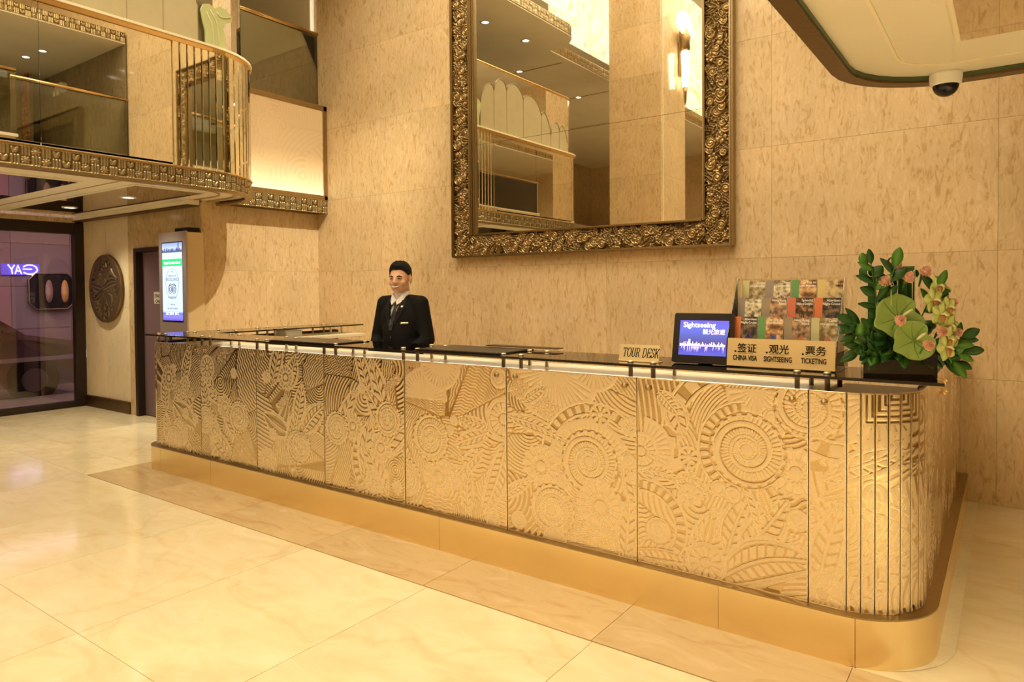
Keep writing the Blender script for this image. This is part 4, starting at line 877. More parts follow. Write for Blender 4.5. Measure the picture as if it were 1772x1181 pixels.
for i in range(46):
    a = -.104+i*.0046; h = rs.choice([.006, .01, .014, .02, .012]); base = .078
    if i in (9, 10): h = .032
    mb.fprism([(a, base), (a+.0034, base), (a+.0034, base+h), (a, base+h)], lambda a_, b_, d: f(a_, b_, -.0015+d), .0005, rs.choice([WE, VIE, PKE]))
    if rs.random() < .4: mb.fprism([(a, base-rs.uniform(.008, .03)), (a+.0025, base-.006), (a+.0025, base-.002), (a, base-.002)], lambda a_, b_, d: f(a_, b_, -.0015+d), .0005, VIE)
mb.obj('skyline_picture', VIE, df)

# brochure rack
br = empty('brochure_rack', (-.80, 3.05, T), 'acrylic tiered brochure rack with CHINA VISA SIGHTSEEING TICKETING sign', 'rack')
tl = math.radians(9); yu2 = Vector((0, math.sin(tl), math.cos(tl))); nr2 = Vector((0, -math.cos(tl), math.sin(tl)))
f2 = lambda a, b, d: tuple(Vector((a, 0, .006))+yu2*b-nr2*d)
MB().fprism([(-.222, 0), (.222, 0), (.222, .122), (-.222, .122)], f2, .004, SGN).obj('front_sign', SGN, br)
for i, (cj, en, a, ae) in enumerate((('签证', 'CHINA VISA', -.178, -.196), ('观光', 'SIGHTSEEING', -.043, -.063), ('票务', 'TICKETING', .104, .090))):
    wr_(cj, .042, a, .064, BLKPL, br, f2, bold=.012); wr_(en, .0315, ae, .026, BLKPL, br, f2, bold=.02, sx=.62)
    MB().fprism([(a-.008+.0045*math.cos(t), .064+.0045*math.sin(t)) for t in np.linspace(0, 2*PI, 12, endpoint=False)], lambda x, y, d: f2(x, y, -.0012+d), .001, BLKPL).obj('bullet', BLKPL, br)
    MB().fprism([(a, .0555), (a+.068, .0555), (a+.068, .0565), (a, .0565)], lambda x, y, d: f2(x, y, -.0012+d), .001, BRD).obj('rule', BRD, br)
sp_ = [(-.02, 0), (.22, 0), (.22, .40), (.17, .40), (0, .03)]
for sx_ in (-.228, .226): MB().fprism([(0.0, 0), (.24, 0), (.24, .06), (.205, .39), (.17, .39), (.02, .125)], lambda a, b, d: (sx_+d, a, b+.003), .003, ACRYL).obj('side_panel', ACRYL, br)
tiers = [(.045, .115), (.105, .20), (.165, .285)]
for k, (yy, zz) in enumerate(tiers):
    MB().box((-.224, yy-.002, .003 if k == 0 else tiers[k-1][1]-.1), (.224, yy, zz-.075 if k else .1)).obj('divider', ACRYL, br)
    MB().box((-.224, yy, .01+k*.07), (.224, yy+.055, .013+k*.07)).obj('tier_shelf', ACRYL, br)
MB().box((-.224, .222, .0), (.224, .225, .39)).obj('back_panel', ACRYL, br); MB().box((-.226, -.0, 0), (.226, .235, .003)).obj('base', ACRYL, br)
def photo(name, c1, c2, c3, seed):
    m = bpy.data.materials.new(name); m.use_nodes = True; nt = m.node_tree; N = nt.nodes.new; L = nt.links.new; b = nt.nodes['Principled BSDF']
    tc = N('ShaderNodeTexCoord'); mp = N('ShaderNodeMapping'); mp.inputs['Location'].default_value = (seed, seed*2, 0); L(tc.outputs['Object'], mp.inputs[0])
    n = N('ShaderNodeTexNoise'); n.inputs['Scale'].default_value = 40; n.inputs['Detail'].default_value = 5; L(mp.outputs[0], n.inputs[0]); r = ramp(nt, [(.38, c1), (.5, c2), (.62, c3)]); L(n.outputs[0], r.inputs[0]); L(r.outputs[0], b.inputs['Base Color']); b.inputs['Roughness'].default_value = .3; return m
KIND = {'horse': ((.55, .52, .28), photo('cover_horse', (.2, .13, .05), (.35, .27, .13), (.62, .50, .36), 1), ['Come', 'Horseracing'], (.55, .2, .1)),
        'terr': ((.30, .25, .22), photo('cover_tree', (.18, .15, .1), (.55, .45, .3), (.9, .78, .55), 2), ['New', 'Territories'], (.1, .08, .05)),
        'lantau': ((.14, .32, .12), photo('cover_lantau', (.12, .08, .05), (.5, .22, .08), (.75, .55, .3), 3), ['Day Trip to', 'Lantau Monastery'], (.12, .15, .5)),
        'city': ((.72, .55, .24), photo('cover_city', (.75, .58, .25), (.62, .5, .3), (.4, .22, .1), 4), ['City', 'Island'], (.35, .15, .06)),
        'island': ((.32, .26, .18), photo('cover_island', (.12, .08, .06), (.35, .22, .14), (.6, .35, .2), 5), ['Hong Kong', 'Island'], (.6, .2, .08)),
        'splendid': ((.62, .17, .10), photo('cover_splendid', (.02, .015, .01), (.12, .06, .03), (.45, .25, .14), 6), ['Splendid', 'Night of Delights'], (.02, .02, .02)),
        'aberdeen': ((.70, .20, .08), photo('cover_aberdeen', (.02, .02, .03), (.10, .07, .06), (.3, .2, .1), 7), ['Aberdeen', 'Night Cruise'], (.08, .04, .2))}
rows = [['aberdeen', 'lantau', 'island', 'horse'], ['terr', 'island', 'splendid', 'aberdeen'], ['horse', 'terr', 'lantau', 'city']]
COLN = {'horse': 'yellow-green horseracing', 'terr': 'grey New Territories tree', 'lantau': 'green-striped Lantau', 'city': 'yellow city', 'island': 'brown Hong Kong Island', 'splendid': 'red-striped Splendid Night', 'aberdeen': 'orange-striped Aberdeen Night Cruise'}
ROWN = ['front', 'middle', 'back']
for r_, row in enumerate(rows):
    yy = tiers[r_][0]+.012; top = [.222, .306, .385][r_]
    for c_, kd in enumerate(row):
        col, ph, ttl, acc = KIND[kd]; xc = -.165+c_*.110; th = math.radians(9)
        o = empty('brochure', (-.80+xc, 3.05+yy, T+.012+r_*.07), '%s brochure, %s row of the rack' % (COLN[kd], ROWN[r_]), 'brochure', 'brochures in the acrylic rack')
        h = top-.012-r_*.07; g = lambda a, b, d: tuple(Vector((a, 0, 0))+yu2*b-nr2*(d)); w = .0525
        MB().fprism([(-w, 0), (w, 0), (w, h), (-w, h)], g, .010, WHITE).obj('pages', WHITE, o)
        cm = MATS.get('strip_'+kd) or mat('strip_'+kd, col, .35); am = MATS.get('acc_'+kd) or mat('acc_'+kd, acc, .4)
        MB().fprism([(-w, 0), (-w+.032, 0), (-w+.032, h), (-w, h)], lambda a, b, d: g(a, b, -.0008+d), .0008, cm).obj('cover_strip', cm, o)
        MB().fprism([(-w+.032, 0), (w, 0), (w, h), (-w+.032, h)], lambda a, b, d: g(a, b, -.0006+d), .0006, ph).obj('cover_photo', ph, o)
        MB().fprism([(.002+.02*(i_/9)+.004*math.sin(i_*5+c_), h-.088+(.018*abs(math.sin(i_*2.3+r_)) if i_ % 2 else 0)+.0) for i_ in range(10)]+[(.026, h-.10), (.0, h-.10)], lambda a, b, d: g(a, b, -.001+d), .0004, am).obj('cover_picture', am, o)
        for i, t_ in enumerate(ttl):
            wr_(t_, .0145, w-.003, h-.016-i*.015, BLKPL if kd == 'city' else WHITE, o, lambda a, b, d: g(a, b, -.0012 if d < 0 else d), bold=.014, align='RIGHT', sx=.92 if len(t_) < 14 else .66)

# ---------------------------------------------------------------- flower arrangement
fa = empty('flower_arrangement', (-.36, 3.10, T), 'flower arrangement of green anthuriums, orchids and peach carnations in a dark glass vase', 'flowers')
RX = Vector((.812, .584, 0)); FX = Vector((-.584, .812, 0)); UZ = Vector((0, 0, 1))     # picture-right, away from the viewer, up
def L3(px, py, d=0):     # place by lateral/vertical metres about the vase; d = towards the viewer
    return RX*((px-1560)/439)+UZ*((642-py)/439)-FX*d
VG = glass('vase_glass', (.30, .36, .42), (.85, .92, 1), .12)
vb = MB()
ang = math.atan2(RX.y, RX.x)*.35; cx_, sx_ = math.cos(ang), math.sin(ang)
def rot(x, y): return (x*cx_-y*sx_, x*sx_+y*cx_)
for (a, b, c, d) in ((-.125, -.075, .125, -.070), (-.125, .070, .125, .075), (-.125, -.07, -.12, .07), (.12, -.07, .125, .07)):
    vb.prism([rot(a, b), rot(c, b), rot(c, d), rot(a, d)], .0, .105)
vb.prism([rot(-.125, -.075), rot(.125, -.075), rot(.125, .075), rot(-.125, .075)], 0, .012)
vb.obj('vase', VG, fa)
MB().prism([rot(-.116, -.066), rot(.116, -.066), rot(.116, .066), rot(-.116, .066)], .014, .075).obj('water_and_foam', mat('dark_foam', (.012, .02, .022), .2), fa)
def blade(mb, base, d, n_, L, w, m, curl=.25, k=7, fold=.15):      # leaf blade with midrib fold
    d = d.normalized(); s = d.cross(n_).normalized(); n_ = s.cross(d).normalized(); vs = []
    for i in range(k+1):
        t = i/k; hw = w*math.sin(PI*min(.98, t*.93+.04))**.75; c = base+d*(L*t)+n_*(-curl*L*t*t)
        vs += [c-s*hw+n_*hw*fold, c, c+s*hw+n_*hw*fold, c-n_*.0015]
    fs = []
    for i in range(k):
        a = 4*i; fs += [(a, a+1, a+5, a+4), (a+1, a+2, a+6, a+5), (a, a+4, a+7, a+3), (a+3, a+7, a+6, a+2)]
    mb.add(vs, fs, m, True)
fr = random.Random(3)
def leafpart(p, d, n_, L, w, m, name='leaf', **k):
    mb = MB(); blade(mb, p, d, n_, L, w, m, **k); return mb.obj(name, m, fa)
# ruscus branches: (stem points px), leaves along
for stem, nl in (([(1545, 600), (1515, 520), (1500, 450)], 13), ([(1545, 600), (1500, 560), (1470, 548)], 9), ([(1540, 605), (1500, 590), (1468, 565)], 9), ([(1560, 600), (1530, 510), (1540, 455)], 9), ([(1590, 600), (1630, 590), (1655, 575)], 8), ([(1590, 610), (1625, 605), (1656, 600)], 8), ([(1550, 610), (1510, 605), (1490, 600)], 8), ([(1570, 600), (1600, 520), (1612, 490)], 7), ([(1600, 612), (1630, 612), (1645, 618)], 6), ([(1545, 600), (1500, 580), (1478, 595)], 8)):
    pts = [L3(*p, .02+.02*i) for i, p in enumerate(stem)]
    MB().tube(pts, .0025, LEAFM, 6).obj('stem', LEAFM, fa)
    for i in range(nl):
        t = (i+1)/nl*2; a = pts[min(int(t), 1)] if t < 2 else pts[1]; b = pts[min(int(t), 1)+1]; p = a.lerp(b, t-min(int(t), 1))
        dr = (b-a).normalized(); side = dr.cross(FX)*(1 if i % 2 else -1); d = dr*.7+side*fr.uniform(.4, 1)-FX*fr.uniform(-.2, .6)
        if i == nl-1: d = dr
        leafpart(p, d, -FX+UZ*.3+RX*fr.uniform(-.4, .4), fr.uniform(.05, .085), fr.uniform(.014, .022), fr.choice([LEAFM, LEAFM, LEAFL]), curl=fr.uniform(0, .4))
# broad leaves at the rim
for i in range(30):
    px = 1478+i*5.6; py = 612+8*math.sin(i); d = RX*((px-1560)/90)+UZ*fr.uniform(-.55, .25)-FX*fr.uniform(.3, 1.1)
    leafpart(L3(1560+(px-1560)*.75, 600+fr.uniform(-20, 12), .04), d, UZ-FX*.6, fr.uniform(.06, .10), fr.uniform(.018, .03), fr.choice([LEAFM, LEAFM, LEAFL]), curl=fr.uniform(.1, .5))
for px, py, L_, w_ in ((1500, 553, .07, .034), (1490, 570, .07, .034), (1508, 580, .08, .036), (1497, 590, .07, .03), (1518, 565, .08, .035), (1514, 600, .08, .03), (1525, 590, .09, .034)):
    leafpart(L3(px+12, py+14, .05), RX*-.6+UZ*.6-FX*.2, -FX+UZ*.2, L_, w_, LEAFM, name='broad_leaf', curl=.15)
leafpart(L3(1498, 452, .02), UZ-RX*.1, -FX, .05, .022, LEAFL, name='broad_leaf')
# green foliage core
mb = MB()
for i in range(26): mb.ell(L3(fr.uniform(1505, 1625), fr.uniform(555, 612), fr.uniform(-.05, .03)), (.028, .028, .022), LEAFM, 6)
o = mb.obj('moss_core', mat('moss', (.015, .05, .012), .8, bump=(90, .8)), fa)
# anthuriums
def anthurium(c, R, n_, rotz, label=None):
    n_ = n_.normalized(); a = n_.cross(UZ).normalized()*-1; b = n_.cross(a).normalized()
    a, b = a*math.cos(rotz)+b*math.sin(rotz), -a*math.sin(rotz)+b*math.cos(rotz)
    K = 44; rings = 9; vs = [c-n_*R*.10]; fs = []
    for j in range(1, rings+1):
        for i in range(K):
            t = 2*PI*i/K; q = j/rings
            r = R*(.92+.10*math.cos(t)*0)*(1-.30*math.exp(-((t-PI)/.32)**2))*(1+.20*math.exp(-((min(t, 2*PI-t))/.22)**2))   # notch at back, tip at front
            x, y = r*q*math.cos(t)*1.0, r*q*math.sin(t)*1.0
            z = R*(-.10+.16*q*q-.03*math.cos(8*t)*q*q)+.02*R*math.cos(t*3)*q
            vs.append(c+a*x+b*y+n_*z)
    for i in range(K): fs.append((0, 1+i, 1+(i+1) % K))
    for j in range(rings-1):
        for i in range(K): p = 1+j*K+i; q = 1+j*K+(i+1) % K; fs.append((p, p+K, q+K, q))
    o = MB().add(vs, fs, ANTH, True).obj('anthurium', ANTH, fa); sm = o.modifiers.new('solid', 'SOLIDIFY'); sm.thickness = .0015
    p0 = c-n_*R*.05-a*R*.12; MB().tube([p0, p0+n_*R*.08-a*R*.10+UZ*.004, p0+n_*R*.14-a*R*.24+UZ*.008, p0+n_*R*.17-a*R*.36+UZ*.010], [.004, .0052, .005, .003], CREAMF, 10).obj('spadix', CREAMF, o)
    for k_ in range(6):
        an = math.radians(25+62*k_*.93); 
    vb = MB()
    for an in (-2.4, -1.7, -1.0, 1.0, 1.7, 2.4, 0):
        pts = []
        for q in (.05, .35, .65, .9):
            t = an+(.25*q*(1 if an > 0 else -1) if an else 0); r = R*.9*q; pts.append(c+a*r*math.cos(t)+b*r*math.sin(t)+n_*(R*(-.10+.16*q*q-.03*math.cos(8*t)*q*q+.02*math.cos(t*3)*q)+.0012))
        vb.tube(pts, [.0014, .0012, .001, .0006], LEAFL, 5)
    vb.obj('leaf_veins', LEAFL, o)
anthurium(L3(1545, 540, .075), .097, -FX+UZ*.35-RX*.1, math.radians(200))
anthurium(L3(1558, 578, .125), .082, -FX+UZ*.25-RX*.1, math.radians(205))
# carnations
def carnation(px, py, d, R=.024, up=None):
    c = L3(px, py, d); up = (up or (UZ*.6-FX*.7)).normalized(); o = None; mb = MB(); a = up.cross(RX).normalized(); b = up.cross(a)
    for lay in range(6):
        for i in range(13):
            t = 2*PI*i/13+lay*.4; rr2 = R*(1.02-.13*lay)*fr.uniform(.92, 1.06); d_ = (a*math.cos(t)+b*math.sin(t)); base = c+up*(.002*lay)
            p = [base, base+d_*rr2*.6+up*R*(.22+.14*lay)+up.cross(d_)*rr2*.28, base+d_*rr2+up*R*(.24+.17*lay)+up*fr.uniform(-.003, .003), base+d_*rr2*.95+up*R*(.30+.17*lay)+up.cross(d_)*rr2*.15, base+d_*rr2*.6+up*R*(.22+.14*lay)-up.cross(d_)*rr2*.28]
            mb.add(p, [(0, 1, 3, 2), (0, 2, 4)], PEACH, False)
            mb.add([v-up*.002 for v in p], [(2, 3, 1, 0), (4, 2, 0)], PEACH, False)
    mb.ell(c+up*R*.4, (R*.6, R*.6, R*.6), PEACH, 6)
    o = mb.obj('carnation', PEACH, fa)
    MB().tube([c+up*.004, c-up*.012, c-up*.03, c-up*.05-UZ*.02], [.011, .009, .005, .0025], LEAFL, 8).obj('calyx', LEAFL, o)
for px, py, d, R_ in ((1548, 455, .03, .025), (1561, 476, .06, .024), (1524, 482, .05, .024), (1598, 466, .03, .024), (1521, 544, .17, .022), (1554, 583, .22, .021), (1600, 564, .13, .022), (1640, 517, .05, .019), (1644, 568, .06, .021)):
    carnation(px, py, d, R_, None if py < 500 else -FX+UZ*.3)
# orchids
def orchid(px, py, d, R=.034, tw=0, n_=None):
    c = L3(px, py, d); n_ = (n_ or -FX+RX*.35).normalized(); a = n_.cross(UZ).normalized(); b = a.cross(n_); mb = MB()
    for i in range(5):
        t = tw+2*PI*i/5; dd = a*math.sin(t)+b*math.cos(t); blade(mb, c, dd+n_*.35, n_, R*1.2, R*.56, ORCH, curl=.3, fold=-.2)
    o = mb.obj('orchid', ORCH, fa)
    m2 = MB(); blade(m2, c, -b+n_*1.1, n_+b, R*.8, R*.3, ORCHL, curl=.5, fold=.6); m2.tube([c, c+n_*R*.5+b*.004, c+n_*R*.8-b*.004], [.004, .005, .003], CREAMF, 8); m2.obj('lip', ORCHL, o)
for px, py, d, tw in ((1597, 512, .09, .2), (1613, 488, .06, .5), (1630, 500, .03, .0), (1606, 536, .10, .9), (1625, 524, .08, .3), (1622, 555, .09, .6), (1641, 560, .04, .1), (1612, 575, .12, .8), (1608, 590, .13, .3), (1634, 575, .07, .2)):
    orchid(px, py, d, fr.uniform(.034, .042), tw)
# rolled leaves: ribbon running up from the vase and curling over
def rolled(pts, w, spiral_c, r0, turns, dirn, axis, name='rolled_leaf'):
    axis = axis.normalized(); P = [Vector(p) for p in pts]; u = axis.cross(UZ).normalized()
    k = int(26*turns)
    for i in range(1, k+1):
        t = i/26*2*PI/1.0*1.0; t = 2*PI*i/26; r = r0*(1-.62*i/k); P.append(spiral_c+u*(-dirn*r*math.cos(t))*-1*-1+UZ*(r*math.sin(t))) if False else P.append(spiral_c+u*(dirn*r*math.cos(t))+UZ*(r*math.sin(t)))
    m = MB(); vs = []
    for p in P: vs += [p-axis*w/2, p-axis*w/6, p+axis*w/6, p+axis*w/2]
    n = len(P); m.add(vs, [(4*i+j, 4*i+j+1, 4*i+j+5, 4*i+j+4) for i in range(n-1) for j in range(3)], LEAFM, True)
    o = m.obj(name, LEAFM, fa); q = o.modifiers.new('solid', 'SOLIDIFY'); q.thickness = .0012
    e = MB()
    for s_ in (-1, 1): e.tube([p+axis*w/2*s_ for p in P], .0014, CREAMF, 5)
    e.obj('cream_edge', CREAMF, o)
AX = (-FX*.55+RX*.85)
def rl(px, ptop, d, r, w, dirn=1, turns=1.3, base=590, ax=None):
    A_ = ax or AX; u = A_.normalized().cross(UZ).normalized(); sc_ = L3(px, ptop, d); st = [sc_+u*(dirn*r)+UZ*(-(1-i/6)*(base-ptop)/439) for i in range(7)]
    rolled(st, w, sc_, r, turns, dirn, A_)
AY = (-FX*.9+RX*.35); AZ = (-FX*.8-RX*.6)
rl(1500, 464, .03, .026, .040, -1, 1.3, ax=AY); rl(1546, 446, .02, .021, .052, -1, 1.3, ax=AZ); rl(1574, 463, .0, .024, .062, 1, 1.2, 560); rl(1580, 468, .02, .022, .035, 1, 1.0, 560, AY); rl(1541, 480, .02, .022, .050, 1, 1.6, 550, AY)

# ================================================================ DIGITAL DISPLAY, MEDALLION
kd = empty('digital_display', (-7.19, 3.86, 1.0), 'wall-mounted silver digital display with bright portrait screen beside the service door', 'display')
SIL = mat('silver_case', (.62, .54, .52), .3, .7); CASE = mat('case_side', (.78, .62, .36), .35, .3)
MB().bbox((-.275, 0, 0), (.275, .02, 1.10), bev=.003).obj('front_frame', SIL, kd)
MB().bbox((-.265, .02, .01), (.265, .20, 1.09), bev=.003).obj('case', CASE, kd)
MB().bbox((.0, .03, 1.09), (.25, .17, 1.14)).obj('top_camera', BLKPL, kd)
KS = screenmat('portrait_screen', None, None, 1.15, 'Z', .16, .99, [(0, (.16, .10, .75)), (.05, (.30, .28, .90)), (.10, (.18, .25, .75)), (.125, (.75, .88, 1)), (.6, (.80, .93, 1)), (.86, (.85, .92, 1)), (.88, (.45, .48, .95)), (.93, (.62, .75, 1)), (1, (.30, .40, 1))])
MB().box((-.21, -.003, .15), (.205, .0, .995)).obj('bezel', BLKPL, kd); MB().box((-.195, -.006, .165), (.20, -.003, .985)).obj('screen', KS, kd)
GRE = mat('green_banner', (0, .2, 0), .5, emit=(.02, .75, .22), es=1.1); MB().box((-.195, -.008, .74), (.20, -.0062, .815)).obj('banner', GRE, kd)
GY = mat('screen_ink', (.03, .05, .12), .5, emit=(.10, .14, .30), es=.8)
def kt(s, size, x, z, m, **k): text(s, size, (x, -.009, z), (1, 0, 0), (0, 0, 1), m, 'lettering', kd, align='CENTER', **k)
kt('Royal Garden Hotel', .041, .007, .763, WE, bold=.02); kt('2014', .02, .007, .675, GY); kt('CERTIFICATE OF', .022, .007, .63, GY); kt('EXCELLENCE', .045, .007, .585, GY); kt('tripadvisor', .04, .007, .40, GY); kt('Thank you', .022, .007, .33, GY); kt('for your reviews', .03, .007, .285, GY)
mb = MB()
for x in (-.03, .045):
    for r in (.035, .018): mb.tube([(x+r*math.cos(t), -.009, .495+r*1.25*math.sin(t)) for t in np.linspace(0, 2*PI, 24, endpoint=False)], .003, GY, 5, closed=True)
mb.tube([(-.06, -.009, .53), (-.03, -.009, .555), (.007, -.009, .54), (.045, -.009, .555), (.075, -.009, .53)], .004, GY, 5)
mb.obj('logo', GY, kd); mb = MB(); mb.tube([(.007+.13*math.cos(t), -.009, .555+.16*math.sin(t)) for t in np.linspace(0, 2*PI, 40, endpoint=False)], .0015, GY, 4, closed=True)
mb.obj('certificate_outline', GY, kd); mb = MB(); rs = random.Random(9)
for i in range(26):
    h = rs.uniform(.012, .05)+(.06 if i == 21 else 0); x = -.19+i*.015; mb.box((x, -.0085, .885), (x+.016, -.0062, .885+h), GY)
mb.obj('skyline_picture', GY, kd)
kt('12.7.2014  30°C', .04, .0, .225, WE)
md = empty('wall_medallion', (-9.10, YD-.01, 1.515), 'round dark bronze relief medallion on the pale wall by the entrance', 'medallion')
R = Relief(-.425, .425, -.425, .425, .006, 31); R.flow(22, .06); R.leaf(-.3, -.2, .2, .3, .09, .02, 6); R.leaf(.3, -.25, -.1, .25, .08, -.03, 6); R.scroll(-.1, .1, .12); R.leaf(-.05, -.38, .05, .3, .06, .04, 7); R.scroll(.15, -.15, .09, -1)
for _ in range(5): a_ = R.r.uniform(0, 6.28); R.leaf(0, 0, .4*math.cos(a_), .4*math.sin(a_), .05, .03, plain=True)
R.soften(2); q_ = np.hypot(R.A, R.B); R.H = np.where(q_ > .385, .7, R.H)
# map the square grid onto the disc so that the rim is round
def disc(A, B):
    u, v = A/.425, B/.425; X_ = u*np.sqrt(1-v*v/2)*.42; Z_ = v*np.sqrt(1-u*u/2)*.42; bulge = .02*(1-(X_**2+Z_**2)/.18); return X_, -.02-bulge, Z_, 0*A, -np.ones_like(A), 0*A
R.build('bronze_disc', disc, .022, relief_mat('medallion_bronze', (.07, .045, .03), (.26, .18, .11), .5, .4, .8), md, .0)
MB().lathe([(0, 0), (.42, 0), (.424, -.012), (.415, -.028), (.40, -.03), (0, -.022)], m=BRD, n=48, axis='y').obj('rim', BRD, md)

# ================================================================ STREET beyond the glass
st_ = struct(MB().box((-11.3, -9, -.2), (XE-.12, 9, -.01)).obj('floor_porch', mat('porch_stone', (.42, .34, .26), .25, bump=(2, .05))))
struct(MB().box((-18, -12, -.25), (-11.3, 12, -.12)).obj('floor_street', mat('asphalt', (.11, .075, .08), .4, bump=(40, .3))))
fw = struct(MB().box((-15.2, -12, -.2), (-15, 14, 5)).obj('wall_street', mat('street_tiles', (.34, .22, .21), .28)))
for j in range(4):
    for i in range(12): slab('wall_tile', (-15.02, -1+i*1.0, .0+j*.8), (-14.98, i*1.0, .8+j*.8), mat('street_tile%d' % (i*4+j), tuple(c*(.85+.3*random.random()) for c in (.34, .22, .21)), .25), fw, .004)
struct(MB().box((-16, -12, 3.1), (XE-.2, 12, 3.3)).obj('ceiling_porch', mat('porch_ceiling', (.45, .36, .34), .5)))
struct(MB().box((-15, 9, -.2), (XE-.2, 9.2, 3.2)).box((-15, -9.7, -.2), (XE-.2, -9.5, 3.2)).obj('wall_street_side', mat('street_side', (.3, .2, .2), .4)))
area_light('street_light', (-12.6, 3.6, 3.0), 3, 260, (.95, .74, .80), sy=7)
# neon sign, written mirror-wise as in the photograph
ns = empty('neon_sign', (-14.97, 5.13, 1.91), 'glowing blue and white neon sign with mirrored letters beyond the entrance glass', 'sign')
MB().bbox((0, -.52, -.17), (.05, .58, .17)).obj('sign_box', mat('sign_violet', (.1, .08, .4), .4, emit=(.16, .10, .85), es=1.1), ns)
NW = mat('neon_white', (1, 1, 1), .4, emit=(.9, .9, 1), es=5)
mb = MB(); N_ = lambda pts: mb.tube([(.08, a, b) for a, b in pts], .016, NW, 6)
N_([(-.34, .14), (-.24, -.0), (-.16, .13)]); N_([(-.24, 0), (-.22, -.14)]); N_([(-.14, -.14), (-.06, .13), (.04, -.14)]); N_([(-.11, -.05), (.01, -.05)])
N_([(.10, .08)]+[(.28+.22*math.cos(t), .0+.145*math.sin(t)) for t in np.linspace(2.3, -2.5, 22)]); N_([(.08, .01), (.34, .01)]); N_([(.36, -.13), (.34, -.28)])
mb.obj('neon_tubes', NW, ns); ns.scale = (.6, .56, .60)
# parked car
ca = empty('car', (-12.35, 2.7, -.12), 'dark parked car seen through the glass entrance', 'car')
prof = [(-2.1, .25), (-2.15, .55), (-2.05, .85), (-1.5, .95), (-1.0, 1.32), (-.5, 1.42), (.4, 1.42), (.85, 1.34), (1.35, .98), (1.95, .86), (2.2, .70), (2.25, .40), (2.15, .22)]
SILG = mat('grey_hub', (.18, .16, .16), .5); CP = mat('car_paint', (.30, .20, .19), .22, .6, coat=1); CG = mat('car_glass', (.03, .025, .03), .05)
bm = bmesh.new(); rows_ = []
for fx, sc_, in ((-.80, .93), (-.86, 1), (.86, 1), (.80, .93)):
    rows_.append([bm.verts.new((fx if z < .9 else fx*.82, y*(sc_ if z > .5 else 1), .22+(z-.22)*sc_)) for y, z in prof])
for a, b in zip(rows_[:-1], rows_[1:]):
    for i in range(len(prof)-1): bm.faces.new((a[i], a[i+1], b[i+1], b[i]))
bm.faces.new(rows_[0][::-1]); bm.faces.new(rows_[-1]); bmesh.ops.recalc_face_normals(bm, faces=bm.faces)
MB().bm(bm, CP).obj('body', CP, ca)
MB().fprism([(-1.0, .97), (-.75, 1.3), (-.45, 1.36), (.35, 1.36), (.75, 1.28), (1.15, .97)], lambda a, b, d: (.83-(b-.9)*.22+d*.0+d, a, b), .012, CG).obj('side_window', CG, ca)
MB().box((.845, -.06, .95), (.86, -.02, 1.36)).obj('door_pillar', CP, ca)
MB().bbox((.86, -2.0, .60), (.885, 2.05, .66)).obj('chrome_strip', mat('bright_trim', (.9, .85, .82), .2, .6), ca)
for y in (-1.35, 1.4):
    circ = lambda r, n=28: [(y+r*math.cos(2*PI*q/n), .33+r*math.sin(2*PI*q/n)) for q in range(n)]
    w = MB().fprism(circ(.32), lambda a, b, d: (.69+d, a, b), .185, BLKPL).obj('wheel', BLKPL, ca); MB().fprism(circ(.17), lambda a, b, d: (.876+d, a, b), .006, SILG).obj('hubcap', SILG, w)
MB().bbox((.78, 1.95, .60), (.87, 2.2, .72)).obj('headlamp', mat('headlamp', (.9, .9, 1), .1, emit=(.8, .8, 1), es=.8), ca)
MB().bbox((.86, .95, .92), (1.0, 1.15, 1.04)).obj('side_mirror', CP, ca)
# octagonal showcase beyond the glass
oc = empty('octagonal_showcase', (-14.975, 5.62, 1.47), 'dark octagonal showcase with oval mirrors beyond the entrance glass', 'showcase')
oct_ = [(-.62, -.3), (-.42, -.5), (.5, -.5), (.7, -.3), (.7, .4), (.5, .6), (-.42, .6), (-.62, .4)]
MB().fprism(oct_, lambda a, b, d: (d, a, b), .12, BLKPL).obj('case', BLKPL, oc)
for yy, c in ((-.05, (.30, .17, .14)), (.42, (.55, .28, .08))): MB().lathe([(0, .0), (.11, 0), (.11, .02), (0, .03)], (.12, yy, .05), mat('oval%.1f' % yy, c, .3, emit=c, es=.25), 24, 'x', 1, 3.2).obj('oval_mirror', MATS['oval%.1f' % yy], oc)  # ovals glow faintly in their own colour instead of reflecting
mb = MB(); k = len(oct_)
mb.tube([(.12, a, b) for a, b in oct_], .018, BRP, 6, closed=True); mb.obj('metal_rim', BRP, oc); oc.scale = (.6, .58, .62)

# ================================================================ THE CLERK
pe = empty('person', (-3.69, 3.72, 0), 'smiling man in black suit, white shirt and dark tie standing behind the counter', 'person')
pe.rotation_euler = (0, 0, math.radians(6)); pe.scale = (.975, .975, .975)
HC = Vector((0, -.015, 1.590)); hr = Matrix.Rotation(math.radians(15), 4, 'Z') @ Matrix.Rotation(math.radians(2), 4, 'X')
def H(p): return HC+(hr @ Vector((p[0]*1.03, p[1], p[2]*.93)))
b_ = MB()
def hel(c, r): b_.ell((0, 0, 0), (r[0]*1.03, r[1], r[2]*.93), None, 16, Matrix.Translation(HC) @ hr @ Matrix.Translation((c[0]*1.03, c[1], c[2]*.93)))
hel((0, .012, .032), (.074, .092, .088)); hel((0, -.022, -.005), (.066, .072, .085)); hel((0, -.03, -.062), (.056, .056, .050)); hel((0, -.072, -.094), (.024, .020, .018))
for s in (-1, 1):
    hel((s*.040, -.060, -.028), (.026, .024, .026)); hel((s*.079, .014, -.008), (.008, .019, .033)); hel((s*.030, -.080, .020), (.022, .011, .008)); hel((s*.013, -.103, -.027), (.009, .010, .007)); hel((s*.046, -.008, -.066), (.017, .034, .026))
    hel((s*.031, -.0835, .004), (.015, .007, .008))
